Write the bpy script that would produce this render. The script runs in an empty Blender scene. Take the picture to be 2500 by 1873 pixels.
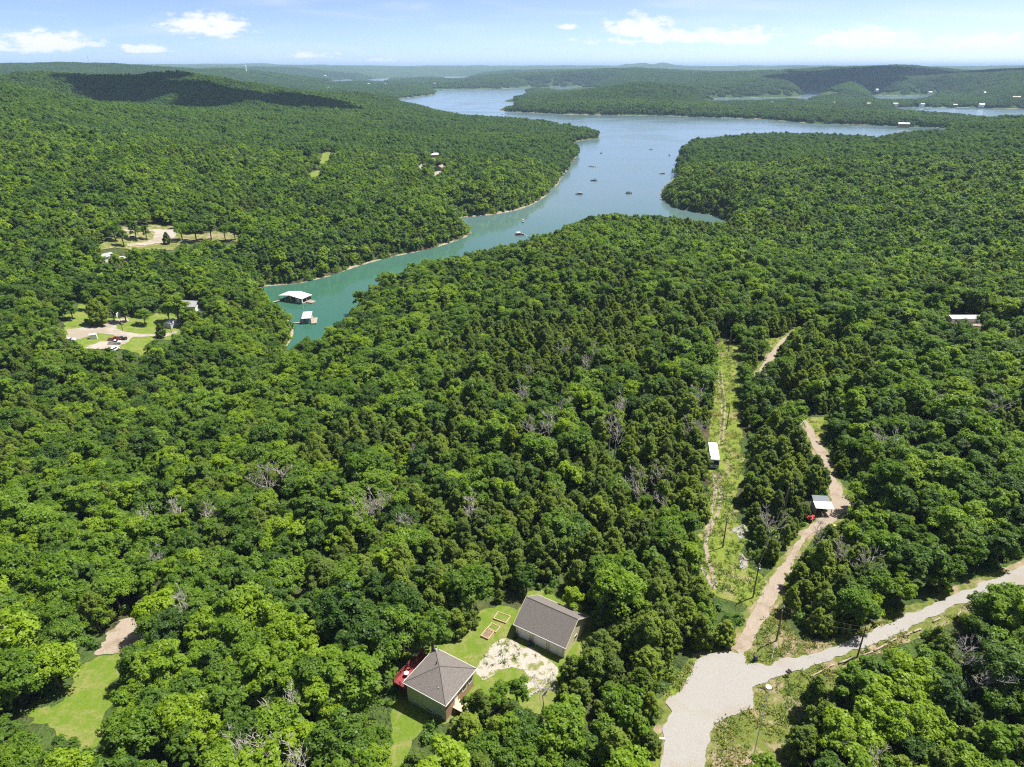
import bpy, bmesh, math, random
import numpy as np
from mathutils import Vector, Matrix
from mathutils.geometry import delaunay_2d_cdt

random.seed(7)
rng = np.random.default_rng(11)
scene = bpy.context.scene
COL = scene.collection
R = math.radians

# ---------------------------------------------------------------- camera, sky, sun, exposure
CAM_Z = 135.0                      # metres above the lake
FPX = 2500 * 24 / 36               # focal length in photo pixels (24 mm equivalent)
PITCH = math.atan((936.5 - 162) / FPX)
cd = bpy.data.cameras.new('camera'); cam = bpy.data.objects.new('camera', cd); COL.objects.link(cam)
cd.lens = 24; cd.sensor_width = 36; cd.clip_start = 0.5; cd.clip_end = 120000
cam.location = (0, 0, CAM_Z); cam.rotation_euler = (math.pi / 2 - PITCH, 0, 0)
scene.camera = cam

SUN_EL, SUN_AZ = R(62), R(26)      # azimuth counted from +X towards +Y
SUN_DIR = Vector((math.cos(SUN_EL) * math.cos(SUN_AZ), math.cos(SUN_EL) * math.sin(SUN_AZ), math.sin(SUN_EL)))
sd = bpy.data.lights.new('sun', 'SUN'); sd.energy = 4.6; sd.angle = R(0.53); sd.color = (1.0, 0.955, 0.88)
sun = bpy.data.objects.new('sun', sd); COL.objects.link(sun)
sun.rotation_euler = (-SUN_DIR).to_track_quat('-Z', 'Y').to_euler(); sun.location = SUN_DIR * 3000

world = bpy.data.worlds.new('World'); scene.world = world; world.use_nodes = True
wn = world.node_tree; wn.nodes.clear()
SKY_STRENGTH = 0.15
def build_world():
    N, L = wn.nodes, wn.links
    def nd(t, **k):
        n = N.new(t)
        for a, b in k.items(): setattr(n, a, b)
        return n
    def math_(op, a, b=None, c=None, clamp=False):
        n = nd('ShaderNodeMath', operation=op, use_clamp=clamp)
        for i, v in enumerate((a, b, c)):
            if v is None: continue
            if isinstance(v, (int, float)): n.inputs[i].default_value = v
            else: L.new(v, n.inputs[i])
        return n.outputs[0]
    sky = nd('ShaderNodeTexSky', sky_type='NISHITA', sun_disc=False, sun_elevation=SUN_EL,
             sun_rotation=math.pi / 2 - SUN_AZ, altitude=400, air_density=0.19, dust_density=0.9, ozone_density=1.6)
    geo = nd('ShaderNodeTexCoord')
    sep = nd('ShaderNodeSeparateXYZ'); L.new(geo.outputs['Generated'], sep.inputs[0])
    X, Y, Z = sep.outputs
    az = math_('ARCTAN2', X, Y)                                   # 0 = straight ahead, radians
    el = math_('ARCSINE', Z)
    # billow noise in (azimuth, elevation)
    comb = nd('ShaderNodeCombineXYZ'); L.new(az, comb.inputs[0]); L.new(math_('MULTIPLY', el, 2.2), comb.inputs[1])
    n1 = nd('ShaderNodeTexNoise'); n1.inputs['Scale'].default_value = 46; n1.inputs['Detail'].default_value = 7; n1.inputs['Roughness'].default_value = 0.62
    L.new(comb.outputs[0], n1.inputs['Vector'])
    cloud = None
    # azimuth, elevation of the base, half width, height, strength (a row of fair-weather cumulus)
    def deg(u, v):
        a = (u - 1250) / FPX; b = (936.5 - v) / FPX
        d = Vector((a, math.cos(PITCH) + b * math.sin(PITCH), -math.sin(PITCH) + b * math.cos(PITCH))).normalized()
        return math.atan2(d.x, d.y), math.asin(d.z)
    CL = [(505, 68, 120, 44, 1.0), (110, 108, 150, 38, .95), (360, 121, 75, 18, .9), (745, 136, 80, 12, .6), (940, 148, 60, 7, .5),
          (1560, 75, 95, 44, 1.0), (1650, 92, 110, 30, .85), (1790, 95, 120, 32, .95), (1640, 100, 250, 16, .55), (2110, 101, 160, 38, 1.0), (2400, 108, 170, 32, .95),
          (1388, 66, 28, 10, .55), (2250, 112, 320, 12, .5), (40, 122, 120, 16, .55)]
    for i, (u, v, w, h, s) in enumerate(CL):
        a0, e0 = deg(u, v); a1, _ = deg(u + w, v); _, e1 = deg(u, v - h)
        dx = math_('DIVIDE', math_('SUBTRACT', az, a0), a1 - a0)
        dy = math_('DIVIDE', math_('SUBTRACT', el, e0), (e1 - e0))
        # flat base: below e0 falls faster
        dyb = math_('MAXIMUM', dy, math_('MULTIPLY', dy, -1.7))
        r2 = math_('ADD', math_('MULTIPLY', dx, dx), math_('MULTIPLY', dyb, dyb))
        m = math_('MULTIPLY', math_('SUBTRACT', 1.0, math_('SQRT', r2)), s)
        m = math_('MULTIPLY', math_('MINIMUM', m, 0.6), 1.0)
        cloud = m if cloud is None else math_('MAXIMUM', cloud, m)
    bill = math_('MULTIPLY', math_('SUBTRACT', n1.outputs['Fac'], 0.5), 2.1)
    dens = math_('ADD', math_('MAXIMUM', cloud, -1.0), bill)
    mask = nd('ShaderNodeMapRange', interpolation_type='SMOOTHSTEP'); L.new(dens, mask.inputs[0])
    mask.inputs[1].default_value = -0.06; mask.inputs[2].default_value = 0.55
    # thin high cloud veil over the whole sky
    comb2 = nd('ShaderNodeCombineXYZ'); L.new(math_('MULTIPLY', az, 2.2), comb2.inputs[0]); L.new(math_('MULTIPLY', el, 17.0), comb2.inputs[1])
    n2 = nd('ShaderNodeTexNoise'); n2.inputs['Scale'].default_value = 2.6; n2.inputs['Detail'].default_value = 6; n2.inputs['Distortion'].default_value = 0.6
    L.new(comb2.outputs[0], n2.inputs['Vector'])
    veil = nd('ShaderNodeMapRange', interpolation_type='SMOOTHSTEP'); L.new(n2.outputs['Fac'], veil.inputs[0])
    veil.inputs[1].default_value = 0.47; veil.inputs[2].default_value = 0.80; veil.inputs[4].default_value = 0.30
    tot = math_('MAXIMUM', math_('MULTIPLY', mask.outputs[0], 0.95), veil.outputs[0])
    bg = nd('ShaderNodeBackground'); bg.inputs[1].default_value = SKY_STRENGTH
    mix = nd('ShaderNodeMix', data_type='RGBA'); L.new(tot, mix.inputs[0]); L.new(sky.outputs[0], mix.inputs[6])
    mix.inputs[7].default_value = (3.4, 3.44, 3.55, 1)
    L.new(mix.outputs[2], bg.inputs[0])
    out = nd('ShaderNodeOutputWorld'); L.new(bg.outputs[0], out.inputs[0])
build_world()
world.cycles.sampling_method = 'MANUAL'; world.cycles.sample_map_resolution = 512

vs = scene.view_settings; vs.view_transform = 'Standard'; vs.look = 'None'; vs.gamma = 1; vs.exposure = 1.1
vs.use_curve_mapping = False
cy = scene.cycles
cy.max_bounces = 6; cy.diffuse_bounces = 4; cy.glossy_bounces = 2; cy.transmission_bounces = 3; cy.volume_bounces = 0
cy.transparent_max_bounces = 4; cy.use_denoising = False; scene.render.filter_size = 1.2; cy.pixel_filter_type = 'BLACKMAN_HARRIS'; cy.filter_width = 1.2
cy.caustics_reflective = False; cy.caustics_refractive = False
cy.sample_clamp_indirect = 1.2; cy.sample_clamp_direct = 6

# ---------------------------------------------------------------- pixel to place
CP, SP = math.cos(PITCH), math.sin(PITCH)
def ray(u, v):
    a = (u - 1250) / FPX; b = (936.5 - v) / FPX
    return np.array([a, CP + b * SP, -SP + b * CP])
def at_z(u, v, z):
    d = ray(u, v); t = (z - CAM_Z) / d[2]
    return np.array([d[0] * t, d[1] * t, z])
def at_dist(u, v, D):
    d = ray(u, v); t = D / math.hypot(d[0], d[1]); return np.array([d[0] * t, d[1] * t, CAM_Z + d[2] * t])
def project(x, y, z):
    z = z - CAM_Z; w = np.maximum(y * CP - z * SP, 1e-3)
    return 1250 + FPX * x / w, 936.5 - FPX * (y * SP + z * CP) / w, w

def hash2(ix, iy, s):
    n = (ix * 374761393 + iy * 668265263 + s * 1442695041) & 0x7fffffff
    n = ((n ^ (n >> 13)) * 1274126177) & 0x7fffffff
    return ((n ^ (n >> 16)) & 0xffffff) / float(0xffffff)
def vnoise(x, y, s=0):
    x = np.asarray(x, float); y = np.asarray(y, float)
    ix = np.floor(x).astype(np.int64); iy = np.floor(y).astype(np.int64)
    fx = x - ix; fy = y - iy; fx = fx * fx * (3 - 2 * fx); fy = fy * fy * (3 - 2 * fy)
    a = hash2(ix, iy, s); b = hash2(ix + 1, iy, s); c = hash2(ix, iy + 1, s); d = hash2(ix + 1, iy + 1, s)
    return (a + (b - a) * fx) * (1 - fy) + (c + (d - c) * fx) * fy - 0.5
def fbm(x, y, s=0, o=4):
    t = 0; a = 1.0
    for i in range(o):
        t = t + a * vnoise(x, y, s + i * 17); x = x * 2.03; y = y * 2.03; a *= 0.5
    return t

def poly_inside(P, x, y):
    x = np.asarray(x, float); y = np.asarray(y, float); ins = np.zeros(x.shape, bool); n = len(P)
    for i in range(n):
        x1, y1 = P[i][:2]; x2, y2 = P[(i + 1) % n][:2]
        if y1 == y2: continue
        c = ((y1 > y) != (y2 > y)) & (x < (x2 - x1) * (y - y1) / (y2 - y1) + x1)
        ins ^= c
    return ins
def line_dist(P, x, y, closed=True):
    x = np.asarray(x, float); y = np.asarray(y, float); best = np.full(x.shape, 1e12); n = len(P)
    for i in range(n if closed else n - 1):
        x1, y1 = P[i][:2]; x2, y2 = P[(i + 1) % n][:2]
        dx, dy = x2 - x1, y2 - y1; l = dx * dx + dy * dy + 1e-9
        t = np.clip(((x - x1) * dx + (y - y1) * dy) / l, 0, 1)
        best = np.minimum(best, (x - x1 - t * dx) ** 2 + (y - y1 - t * dy) ** 2)
    return np.sqrt(best)

# ---------------------------------------------------------------- lake outlines (photo pixel, height of what is seen there)
def outline(pts):
    return [at_z(p[0], p[1], p[2] if len(p) > 2 else 0.0)[:2] for p in pts]
LAKE_PX = []
def outline_(pts): LAKE_PX.append([(q[0], q[1]) for q in pts]); return outline(pts)
LAKES = [outline_([
    (690, 856), (708, 848, 2), (736, 832, 6), (773, 821, 10), (797, 801, 12), (826, 766, 12), (863, 723, 12), (898, 693, 12), (918, 675, 12), (978, 663, 12),
    (1038, 638, 12), (1097, 626, 12), (1222, 603, 12), (1261, 593, 12), (1306, 578, 12), (1361, 563, 12), (1415, 539, 12), (1470, 523, 12),
    (1545, 526, 12), (1624, 528, 12), (1700, 535, 12), (1760, 543, 10), (1790, 543, 4), (1745, 527), (1700, 519), (1644, 506), (1619, 489), (1614, 469),
    (1640, 445), (1658, 425), (1654, 405), (1656, 394), (1661, 372), (1682, 348, 2), (1706, 337, 12), (1815, 329, 12), (1985, 326, 12),
    (2100, 333, 12), (2154, 333, 12), (2211, 325, 12), (2330, 314, 12), (2365, 313, 4), (2306, 311.5), (2211, 310), (2116, 305), (1990, 302), (1895, 294),
    (1864, 291), (1770, 288), (1675, 284.5), (1592, 281.5), (1516, 281), (1421, 280), (1326.6, 276.6), (1232, 272), (1219, 270), (1230, 262), (1273, 252.5),
    (1225, 248), (1292, 228), (1279, 220), (1304, 214.5), (1339, 216), (1371, 220), (1421, 218), (1472, 213), (1472, 211.5), (1289, 211.5),
    (1249, 216), (1170, 217), (1094, 218), (1056, 218.5), (1068, 229), (1008, 237), (965, 243), (967, 246, 12), (1011, 254, 12), (1075, 271, 12), (1138, 279, 12),
    (1233, 285, 12), (1333, 292, 12), (1420, 306, 12), (1466, 321, 10), (1474, 329), (1460, 337), (1400, 346), (1404, 356), (1412, 372), (1404, 388),
    (1386, 402), (1366, 439), (1331, 479), (1296, 501), (1256, 514), (1197, 524), (1117, 531), (1130, 539, 3), (1142, 553, 3), (1149, 566), (1137, 578),
    (1097, 593), (1047, 608), (948, 628), (878, 648), (799, 675), (724, 693), (650, 698), (632, 703), (650, 718, 8), (688, 738, 9), (714, 765, 7),
    (712, 795, 5), (706, 820, 3), (694, 840, 2)]),
    outline_([(1700, 243), (1760, 239), (1870, 238), (1950, 236.5), (1958, 231), (1920, 225), (2045, 222), (2052, 226), (1985, 234, 8), (1975, 242, 12), (1900, 241.5, 12), (1850, 244.5, 12), (1760, 246, 12)]),
    outline_([(2120, 231), (2221, 234), (2243, 231.6), (2290, 231.6), (2259, 237, 10), (2221, 242, 12), (2148, 243, 12), (2132, 237, 6)]),
    outline_([(2176, 261), (2330, 263), (2500, 265.5), (2640, 267), (2640, 284, 12), (2500, 282, 12), (2433, 285, 12), (2370, 280, 12), (2306, 275, 12), (2243, 270, 12), (2189, 265.5, 8)]),
    outline_([(783, 197.5), (863, 194), (859, 198, 12), (790, 200.6, 12)]),
    outline_([(894, 194), (954, 191), (942, 197.5, 12), (904, 197.5, 12)]),
    outline_([(1078, 186.4), (1151, 187), (1122, 193, 12), (1084, 191, 12)])]
def rough_outline(P, seed):
    out = []; n = len(P)
    for i in range(n):
        a = np.array(P[i]); b = np.array(P[(i + 1) % n]); L = np.linalg.norm(b - a); k = max(1, min(10, int(L / 22)))
        nrm = np.array([-(b - a)[1], (b - a)[0]]) / (L + 1e-6)
        for j in range(k):
            p = a + (b - a) * j / k
            amp = min(5.0, L * 0.06) * (1 if j else 0.4)
            out.append(p + nrm * amp * 2 * float(vnoise(np.array([p[0] * .04 + p[1] * .013]), np.array([p[1] * .04 + seed]))[0]))
    return out
LAKES = [rough_outline(P, i * 3.7) for i, P in enumerate(LAKES)]
# polar grid of the ground sheet: fine in front of the camera, coarse behind; heights are looked up on it
TH = np.concatenate([np.radians(np.arange(-57, 57.01, 0.19)), np.radians(np.arange(60, 301, 5.0))])
RR = [38.0]
while RR[-1] < 46000: RR.append(RR[-1] * (1.011 if RR[-1] < 3000 else 1.02))
RR = np.array(RR)
GX = RR[:, None] * np.sin(TH); GY = RR[:, None] * np.cos(TH)
def lake_distance_grid():
    """distance to the nearest shore on the grid (capped), negative on the water"""
    nf = int(np.sum(TH < 1.0)); tf = TH[:nf]
    D = np.full(GX.shape, 1e12); ins = np.zeros(GX.shape, bool)
    for P in LAKES:
        n = len(P)
        for i in range(n):
            (x1, y1), (x2, y2) = P[i], P[(i + 1) % n]
            t1, t2 = math.atan2(x1, y1), math.atan2(x2, y2); r1, r2 = math.hypot(x1, y1), math.hypot(x2, y2)
            j0, j1 = np.searchsorted(tf, [min(t1, t2), max(t1, t2)])
            if j1 > j0:                                   # parity of edges crossed going outward along each ray
                sn, cs = np.sin(tf[j0:j1]), np.cos(tf[j0:j1]); dx, dy = x2 - x1, y2 - y1
                rc = (x1 * dy - y1 * dx) / (sn * dy - cs * dx)
                ins[:, j0:j1] ^= RR[:, None] < rc[None, :]
            m = 90 + 0.05 * max(r1, r2); rm = min(r1, r2)
            i0, i1 = np.searchsorted(RR, [rm - m, max(r1, r2) + m]); dt = m / max(rm - m, 60)
            k0, k1 = np.searchsorted(tf, [min(t1, t2) - dt, max(t1, t2) + dt])
            if i1 > i0 and k1 > k0:
                x = GX[i0:i1, k0:k1]; y = GY[i0:i1, k0:k1]; dx, dy = x2 - x1, y2 - y1
                t = np.clip(((x - x1) * dx + (y - y1) * dy) / (dx * dx + dy * dy + 1e-9), 0, 1)
                D[i0:i1, k0:k1] = np.minimum(D[i0:i1, k0:k1], (x - x1 - t * dx) ** 2 + (y - y1 - t * dy) ** 2)
    D = np.minimum(np.sqrt(D), 600 + 0.05 * RR[:, None])
    return np.where(ins, -D, D)
WDG = lake_distance_grid()

# ---------------------------------------------------------------- terrain heights
CTRL = []
def cz(u, v, zg, t=0.0):            # ground height zg, seen t metres above the ground (canopy)
    p = at_z(u, v, zg + t); CTRL.append((p[0], p[1], zg))
def cr(u, v, D, t=10.0):            # skyline point at distance D
    p = at_dist(u, v, D); CTRL.append((p[0], p[1], p[2] - t))
def cw(u, D, z):                    # plain height at distance D
    p = at_dist(u, 162, D); CTRL.append((p[0], p[1], z))
for a in [(994, 1717, 34.2), (1082, 1752, 34.5), (1160, 1660, 35.0), (1060, 1600, 34.6), (1378, 1605, 34.5), (1256, 1552, 34.5), (1440, 1530, 34.5), (1330, 1470, 34.0),
          (1740, 1680, 35), (1640, 1860, 35.5), (2100, 1580, 36), (2480, 1410, 37), (2300, 1750, 35),
          (1764, 1337, 34), (1743, 1146, 33), (1777, 861, 32.5), (2050, 1240, 35), (2000, 1086, 35), (2355, 790, 33), (100, 1700, 34), (230, 1700, 34), (600, 1800, 34.5), (1890, 860, 33.5)]: cz(*a)
for a in [(100, 1300, 27, 8), (600, 1400, 31, 8), (500, 1100, 20, 8), (100, 1000, 18, 8), (500, 950, 10, 8), (900, 1100, 26, 8), (1100, 950, 24, 8),
          (1400, 1000, 31, 8), (900, 880, 15, 8), (1000, 780, 14, 8), (1200, 700, 19, 8), (1400, 650, 24, 8), (1700, 650, 27, 8), (1500, 570, 19, 9), (2000, 700, 32, 8),
          (2350, 660, 30, 8), (1380, 545, 14, 9), (1700, 560, 15, 9), (1900, 575, 12, 9), (2200, 610, 16, 9), (2450, 600, 22, 9),
          (1800, 430, 20, 9), (2000, 410, 26, 9), (2250, 400, 30, 9), (2450, 330, 42, 9), (2450, 480, 34, 9), (1750, 480, 14, 9), (2000, 500, 18, 9), (1700, 380, 14, 9), (2000, 350, 18, 9),
          (300, 830, 14), (420, 800, 11), (200, 760, 17), (800, 600, 14, 9), (500, 640, 18, 8), (380, 570, 24), (100, 600, 30, 8), (1000, 560, 12, 9),
          (700, 500, 23, 9), (400, 480, 34, 9), (100, 480, 46, 9), (1200, 450, 16, 9), (1050, 410, 24, 3), (780, 400, 30, 3), (500, 380, 44, 9), (200, 360, 60, 9), (1200, 370, 20, 9),
          (1390, 335, 10, 9), (1000, 340, 26, 9), (800, 320, 36, 9), (40, 300, 72, 9), (330, 310, 56, 9), (600, 290, 48, 9)]: cz(*a)
for a in [(0, 205, 1250), (89, 218, 1250), (196, 242, 1300), (316, 253, 1350), (427, 264, 1420)]: cr(*a)
for a in [(2560, 278, 1700), (2480, 285, 1700), (2400, 292, 1700), (2300, 304, 1650), (2200, 322, 1600)]: cr(*a)
for u in (0, 150, 300, 450): cw(u, 1600, 52)
for a in [(0, 181, 1950), (158, 181.6, 1950), (316, 186, 1950), (380, 178.5, 1950), (475, 181.6, 1950), (538, 189.5, 1950), (617, 207, 1950), (696, 216, 1950),
          (802, 232, 2050), (853, 227.5, 2150), (885, 224, 2200), (932, 232, 2250), (1011, 253, 2250), (1075, 270, 2150), (1138, 278, 2050), (1233, 284, 1950), (1333, 291, 1850), (1440, 312, 1620)]: cr(*a)
for u, z in ((-150, 50), (100, 50), (350, 48), (600, 30), (780, 14)): cw(u, 2650, z)
for a in [(1400, 255, 18, 9), (1600, 262, 16, 9), (1800, 266, 10, 9), (2000, 270, 9, 9), (2120, 288, 9, 9), (1500, 243, 24, 9), (1640, 222, 42, 9), (1800, 218, 34, 9), (1580, 203, 66, 9), (1800, 197, 72, 9),
          (2000, 203, 52, 9), (2200, 200, 52, 9), (2350, 205, 48, 9), (2250, 252, 8, 9), (2420, 250, 10, 9), (1290, 235, 9, 8), (1250, 259, 9, 8), (1340, 224, 4, 8),
          (1100, 207, 22, 9), (1250, 192, 48, 9), (1000, 212, 16, 9), (900, 208, 16, 9), (700, 207, 36, 9), (600, 192, 60, 9), (450, 176, 90, 9), (200, 172, 100, 9)]: cz(*a)
for a in [(-200, 160, 5200), (168, 160, 5200), (300, 161, 5200), (548, 161.5, 5400), (592, 168, 5400), (680, 168, 8800), (740, 168, 9000), (820, 170, 9500), (1000, 171, 11500), (1200, 172, 9000),
          (1415, 172, 6000), (1580, 169, 6000), (1738, 174, 6200), (1896, 172, 6200), (2021, 166, 6200), (2192, 164, 6200), (2338, 166, 6200), (2417, 178.5, 6000), (2500, 167, 6000), (2650, 165, 6000),
          (2338, 231, 4200), (2420, 206, 4100), (2500, 186, 4100), (2640, 172, 4100)]: cr(*a)
for a in [(1750, 250, 4, 9), (1850, 250, 4, 9), (1950, 248, 4, 9), (2150, 247, 4, 9), (2220, 247, 4, 9), (2250, 274, 3, 9), (2350, 284, 3, 9), (2450, 289, 4, 9), (2560, 287, 4, 9), (1400, 224, 4, 9), (1340, 220, 4, 9), (1750, 247, 3, 9), (1850, 246, 3, 9), (1950, 244, 3, 9), (2000, 238, 3, 9), (1400, 220, 3, 9), (1440, 219, 3, 9), (1320, 216, 3, 9)]: cz(*a)
for u in (-300, 100, 1300, 1700, 2100, 2500, 2900): cw(u, 8200, 70)
for a in ((830, 5000, 26), (830, 5900, 12), (830, 7600, 6), (920, 5200, 26), (920, 6300, 10), (920, 8200, 6), (1110, 5700, 34), (1110, 7200, 14), (1110, 8800, 4), (1000, 7500, 20), (750, 7000, 30), (1110, 10000, 8)): cw(*a)
for u, v in ((-300, 155), (0, 155), (158, 156), (316, 159), (696, 160), (1000, 161.2), (1200, 161), (1450, 161.5), (1700, 163), (1900, 163), (2100, 163), (2338, 162.6), (2650, 162)): cr(u, v, 15000, 0)
for u in range(-300, 2900, 400): cw(u, 24000, 112); cw(u, 45000, 90)
CTRL = np.array(CTRL)
def warp(x, y):
    th = np.clip(np.arctan2(x, y), -0.98, 0.98); return th * 1.7, np.log(np.maximum(np.hypot(x, y), 30))
_ca, _cb = warp(CTRL[:, 0], CTRL[:, 1])
_phi = lambda d2: np.sqrt(d2 + 0.05 ** 2)
_A = _phi((_ca[:, None] - _ca) ** 2 + (_cb[:, None] - _cb) ** 2); n = len(CTRL)
_M = np.zeros((n + 1, n + 1)); _M[:n, :n] = _A - np.eye(n) * 0.004; _M[:n, n] = 1; _M[n, :n] = 1
_w = np.linalg.solve(_M, np.concatenate([CTRL[:, 2], [0]]))
def land_raw(x, y):
    x = np.asarray(x, float); y = np.asarray(y, float); sh = x.shape; x = x.ravel(); y = y.ravel(); out = np.empty(len(x))
    for i in range(0, len(x), 60000):
        a, b = warp(x[i:i + 60000], y[i:i + 60000])
        out[i:i + 60000] = _phi((a[:, None] - _ca) ** 2 + (b[:, None] - _cb) ** 2) @ _w[:-1] + _w[-1]
    return out.reshape(sh)
def ss(a, b, x):
    t = np.clip((x - a) / (b - a), 0, 1); return t * t * (3 - 2 * t)
def ground_exact(x, y, wd):
    x = np.asarray(x, float); y = np.asarray(y, float)
    r = np.hypot(x, y)
    z = np.maximum(land_raw(x, y), 4.0)
    z = z + fbm(x / 90, y / 90, 3, 3) * 6 * ss(260, 800, r) * (1 - ss(2500, 5000, r))
    hill = fbm(x / 700, y / 700, 9, 4)
    z = z + hill * np.clip(r * 0.0060, 0, 36) * ss(2300, 5000, r) * ss(60, 450, wd)
    z = z + np.abs(fbm(x / 2600, y / 2600, 29, 4)) * 40 * ss(9000, 13000, r) - 8 * ss(9000, 13000, r)
    z = z + fbm(x / 14, y / 14, 5, 3) * 0.35 * (1 - ss(300, 900, r))
    # knobs on the skyline
    for u, v, D, w in ((1535, 159.0, 14000, 110), (1573, 157.5, 14000, 95), (1624, 159.2, 14000, 120), (1958, 160, 12000, 130), (2060, 163, 9500, 500), (2160, 162, 9500, 380)):
        p = at_dist(u, v, D); q = at_dist(u, 164, D)
        z = z + (p[2] - q[2] + 8) * np.exp(-(((x - p[0]) ** 2) / (2 * w * w) + ((y - p[1]) ** 2) / (2 * 650 ** 2)))
    W = 34 + 0.02 * r; s = np.clip(wd / W, 0, 1); s = s * (2 - s)
    return np.where(wd > 0, z * s + 0.02, np.maximum(wd * 0.2, -6.0))
ZG = ground_exact(GX, GY, WDG)
def _look(A, x, y):
    x = np.asarray(x, float); y = np.asarray(y, float)
    th = np.arctan2(x, y); th = np.where(th < TH[0], th + 2 * math.pi, th); r = np.clip(np.hypot(x, y), RR[0], RR[-1] * 0.999)
    j = np.clip(np.searchsorted(TH, th) - 1, 0, len(TH) - 2); i = np.clip(np.searchsorted(RR, r) - 1, 0, len(RR) - 2)
    a = np.clip((th - TH[j]) / (TH[j + 1] - TH[j]), 0, 1); b = (r - RR[i]) / (RR[i + 1] - RR[i])
    return (A[i, j] * (1 - a) + A[i, j + 1] * a) * (1 - b) + (A[i + 1, j] * (1 - a) + A[i + 1, j + 1] * a) * b
def ground(x, y): return _look(ZG, x, y)
def water_dist(x, y): return _look(WDG, x, y)
def G(u, v, lift=0.0):
    """place on the ground seen at a photo pixel"""
    z = 25.0
    for _ in range(24):
        p = at_z(u, v, z + lift); zn = float(ground(np.array([p[0]]), np.array([p[1]]))[0]); z += 0.6 * (max(zn, 0.0) - z)
    p = at_z(u, v, z + lift)
    return np.array([p[0], p[1], z])
def gz(x, y): return float(ground(np.array([x]), np.array([y]))[0])

# ---------------------------------------------------------------- materials
class NT:
    def __init__(self, name):
        self.m = bpy.data.materials.new(name); self.m.use_nodes = True; self.t = self.m.node_tree; self.t.nodes.clear()
        self.out = self.n('ShaderNodeOutputMaterial')
    def n(self, t, **k):
        x = self.t.nodes.new(t)
        for a, b in k.items(): setattr(x, a, b)
        return x
    def l(self, a, b): self.t.links.new(a, b)
    def val(self, sock, v):
        if hasattr(v, 'is_output') or isinstance(v, bpy.types.NodeSocket): self.l(v, sock)
        elif isinstance(v, (tuple, list)): sock.default_value = (*v, 1) if len(v) == 3 and sock.type == 'RGBA' else v
        else: sock.default_value = v
    def pos(self): return self.n('ShaderNodeNewGeometry').outputs['Position']
    def obj(self): return self.n('ShaderNodeTexCoord').outputs['Object']
    def noise(self, scale, detail=4, rough=0.55, vec=None, dist=0.0):
        x = self.n('ShaderNodeTexNoise'); x.inputs['Scale'].default_value = scale; x.inputs['Detail'].default_value = detail
        x.inputs['Roughness'].default_value = rough; x.inputs['Distortion'].default_value = dist
        if vec is not None: self.l(vec, x.inputs['Vector'])
        return x.outputs['Fac']
    def ramp(self, fac, stops):
        x = self.n('ShaderNodeValToRGB'); self.l(fac, x.inputs[0]); e = x.color_ramp.elements
        while len(e) < len(stops): e.new(0.5)
        for k, (p, c) in zip(e, stops): k.position = p; k.color = (*c, 1) if len(c) == 3 else c
        return x.outputs[0]
    def mix(self, f, a, b, mode='MIX'):
        x = self.n('ShaderNodeMix', data_type='RGBA', blend_type=mode); self.val(x.inputs[0], f); self.val(x.inputs[6], a); self.val(x.inputs[7], b); return x.outputs[2]
    def step(self, v, a, b, lo=0.0, hi=1.0):
        x = self.n('ShaderNodeMapRange', interpolation_type='SMOOTHSTEP'); self.l(v, x.inputs[0])
        for i, q in enumerate((a, b, lo, hi)): x.inputs[i + 1].default_value = q
        return x.outputs[0]
    def math(self, op, a, b=0.0, clamp=False):
        x = self.n('ShaderNodeMath', operation=op, use_clamp=clamp); self.val(x.inputs[0], a); self.val(x.inputs[1], b); return x.outputs[0]
    def bump(self, h, strength=0.4, dist=0.1):
        x = self.n('ShaderNodeBump'); x.inputs['Strength'].default_value = strength; x.inputs['Distance'].default_value = dist; self.l(h, x.inputs['Height']); return x.outputs[0]
    def bsdf(self, color, rough=0.7, spec=0.3, metal=0.0, normal=None, **k):
        x = self.n('ShaderNodeBsdfPrincipled'); self.val(x.inputs['Base Color'], color); self.val(x.inputs['Roughness'], rough)
        x.inputs['Specular IOR Level'].default_value = spec; x.inputs['Metallic'].default_value = metal
        if normal is not None: self.l(normal, x.inputs['Normal'])
        return x
    def done(self, sh): self.l(sh.outputs[0] if hasattr(sh, 'outputs') else sh, self.out.inputs[0]); return self.m

def plain(name, c, rough=0.6, spec=0.3, metal=0.0, var=0.16, scale=2.5, bump=0.0):
    """paint, plastic, wood: one colour with slight grime and grain"""
    t = NT(name); v = t.obj(); f = t.noise(scale, 5, 0.6, v)
    a = tuple(x * (1 - var) for x in c); b = tuple(min(1, x * (1 + var * 0.7)) for x in c)
    col = t.ramp(f, [(0.3, a), (0.7, b)])
    nm = t.bump(t.noise(scale * 8, 3, 0.6, v), bump, 0.02) if bump else None
    return t.done(t.bsdf(col, rough, spec, metal, nm))

def leaf_material(name, stops, trans=0.32, varmix=0.55, gloss=0.45):
    t = NT(name)
    at = t.n('ShaderNodeAttribute', attribute_name='tint', attribute_type='INSTANCER').outputs['Fac']
    lv = t.n('ShaderNodeAttribute', attribute_name='leafvar', attribute_type='GEOMETRY').outputs['Fac']
    f = t.math('ADD', at, t.math('MULTIPLY', t.math('SUBTRACT', lv, 0.5), varmix), clamp=True)
    col = t.ramp(f, stops)
    d = t.n('ShaderNodeBsdfPrincipled'); t.l(col, d.inputs['Base Color']); d.inputs['Roughness'].default_value = gloss; d.inputs['Specular IOR Level'].default_value = 0.22
    tr = t.n('ShaderNodeBsdfTranslucent'); t.l(t.mix(1.0, col, (1.3, 1.4, 0.5), 'MULTIPLY'), tr.inputs[0])
    mx = t.n('ShaderNodeMixShader'); mx.inputs[0].default_value = trans; t.l(d.outputs[0], mx.inputs[1]); t.l(tr.outputs[0], mx.inputs[2])
    return t.done(mx)

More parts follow.
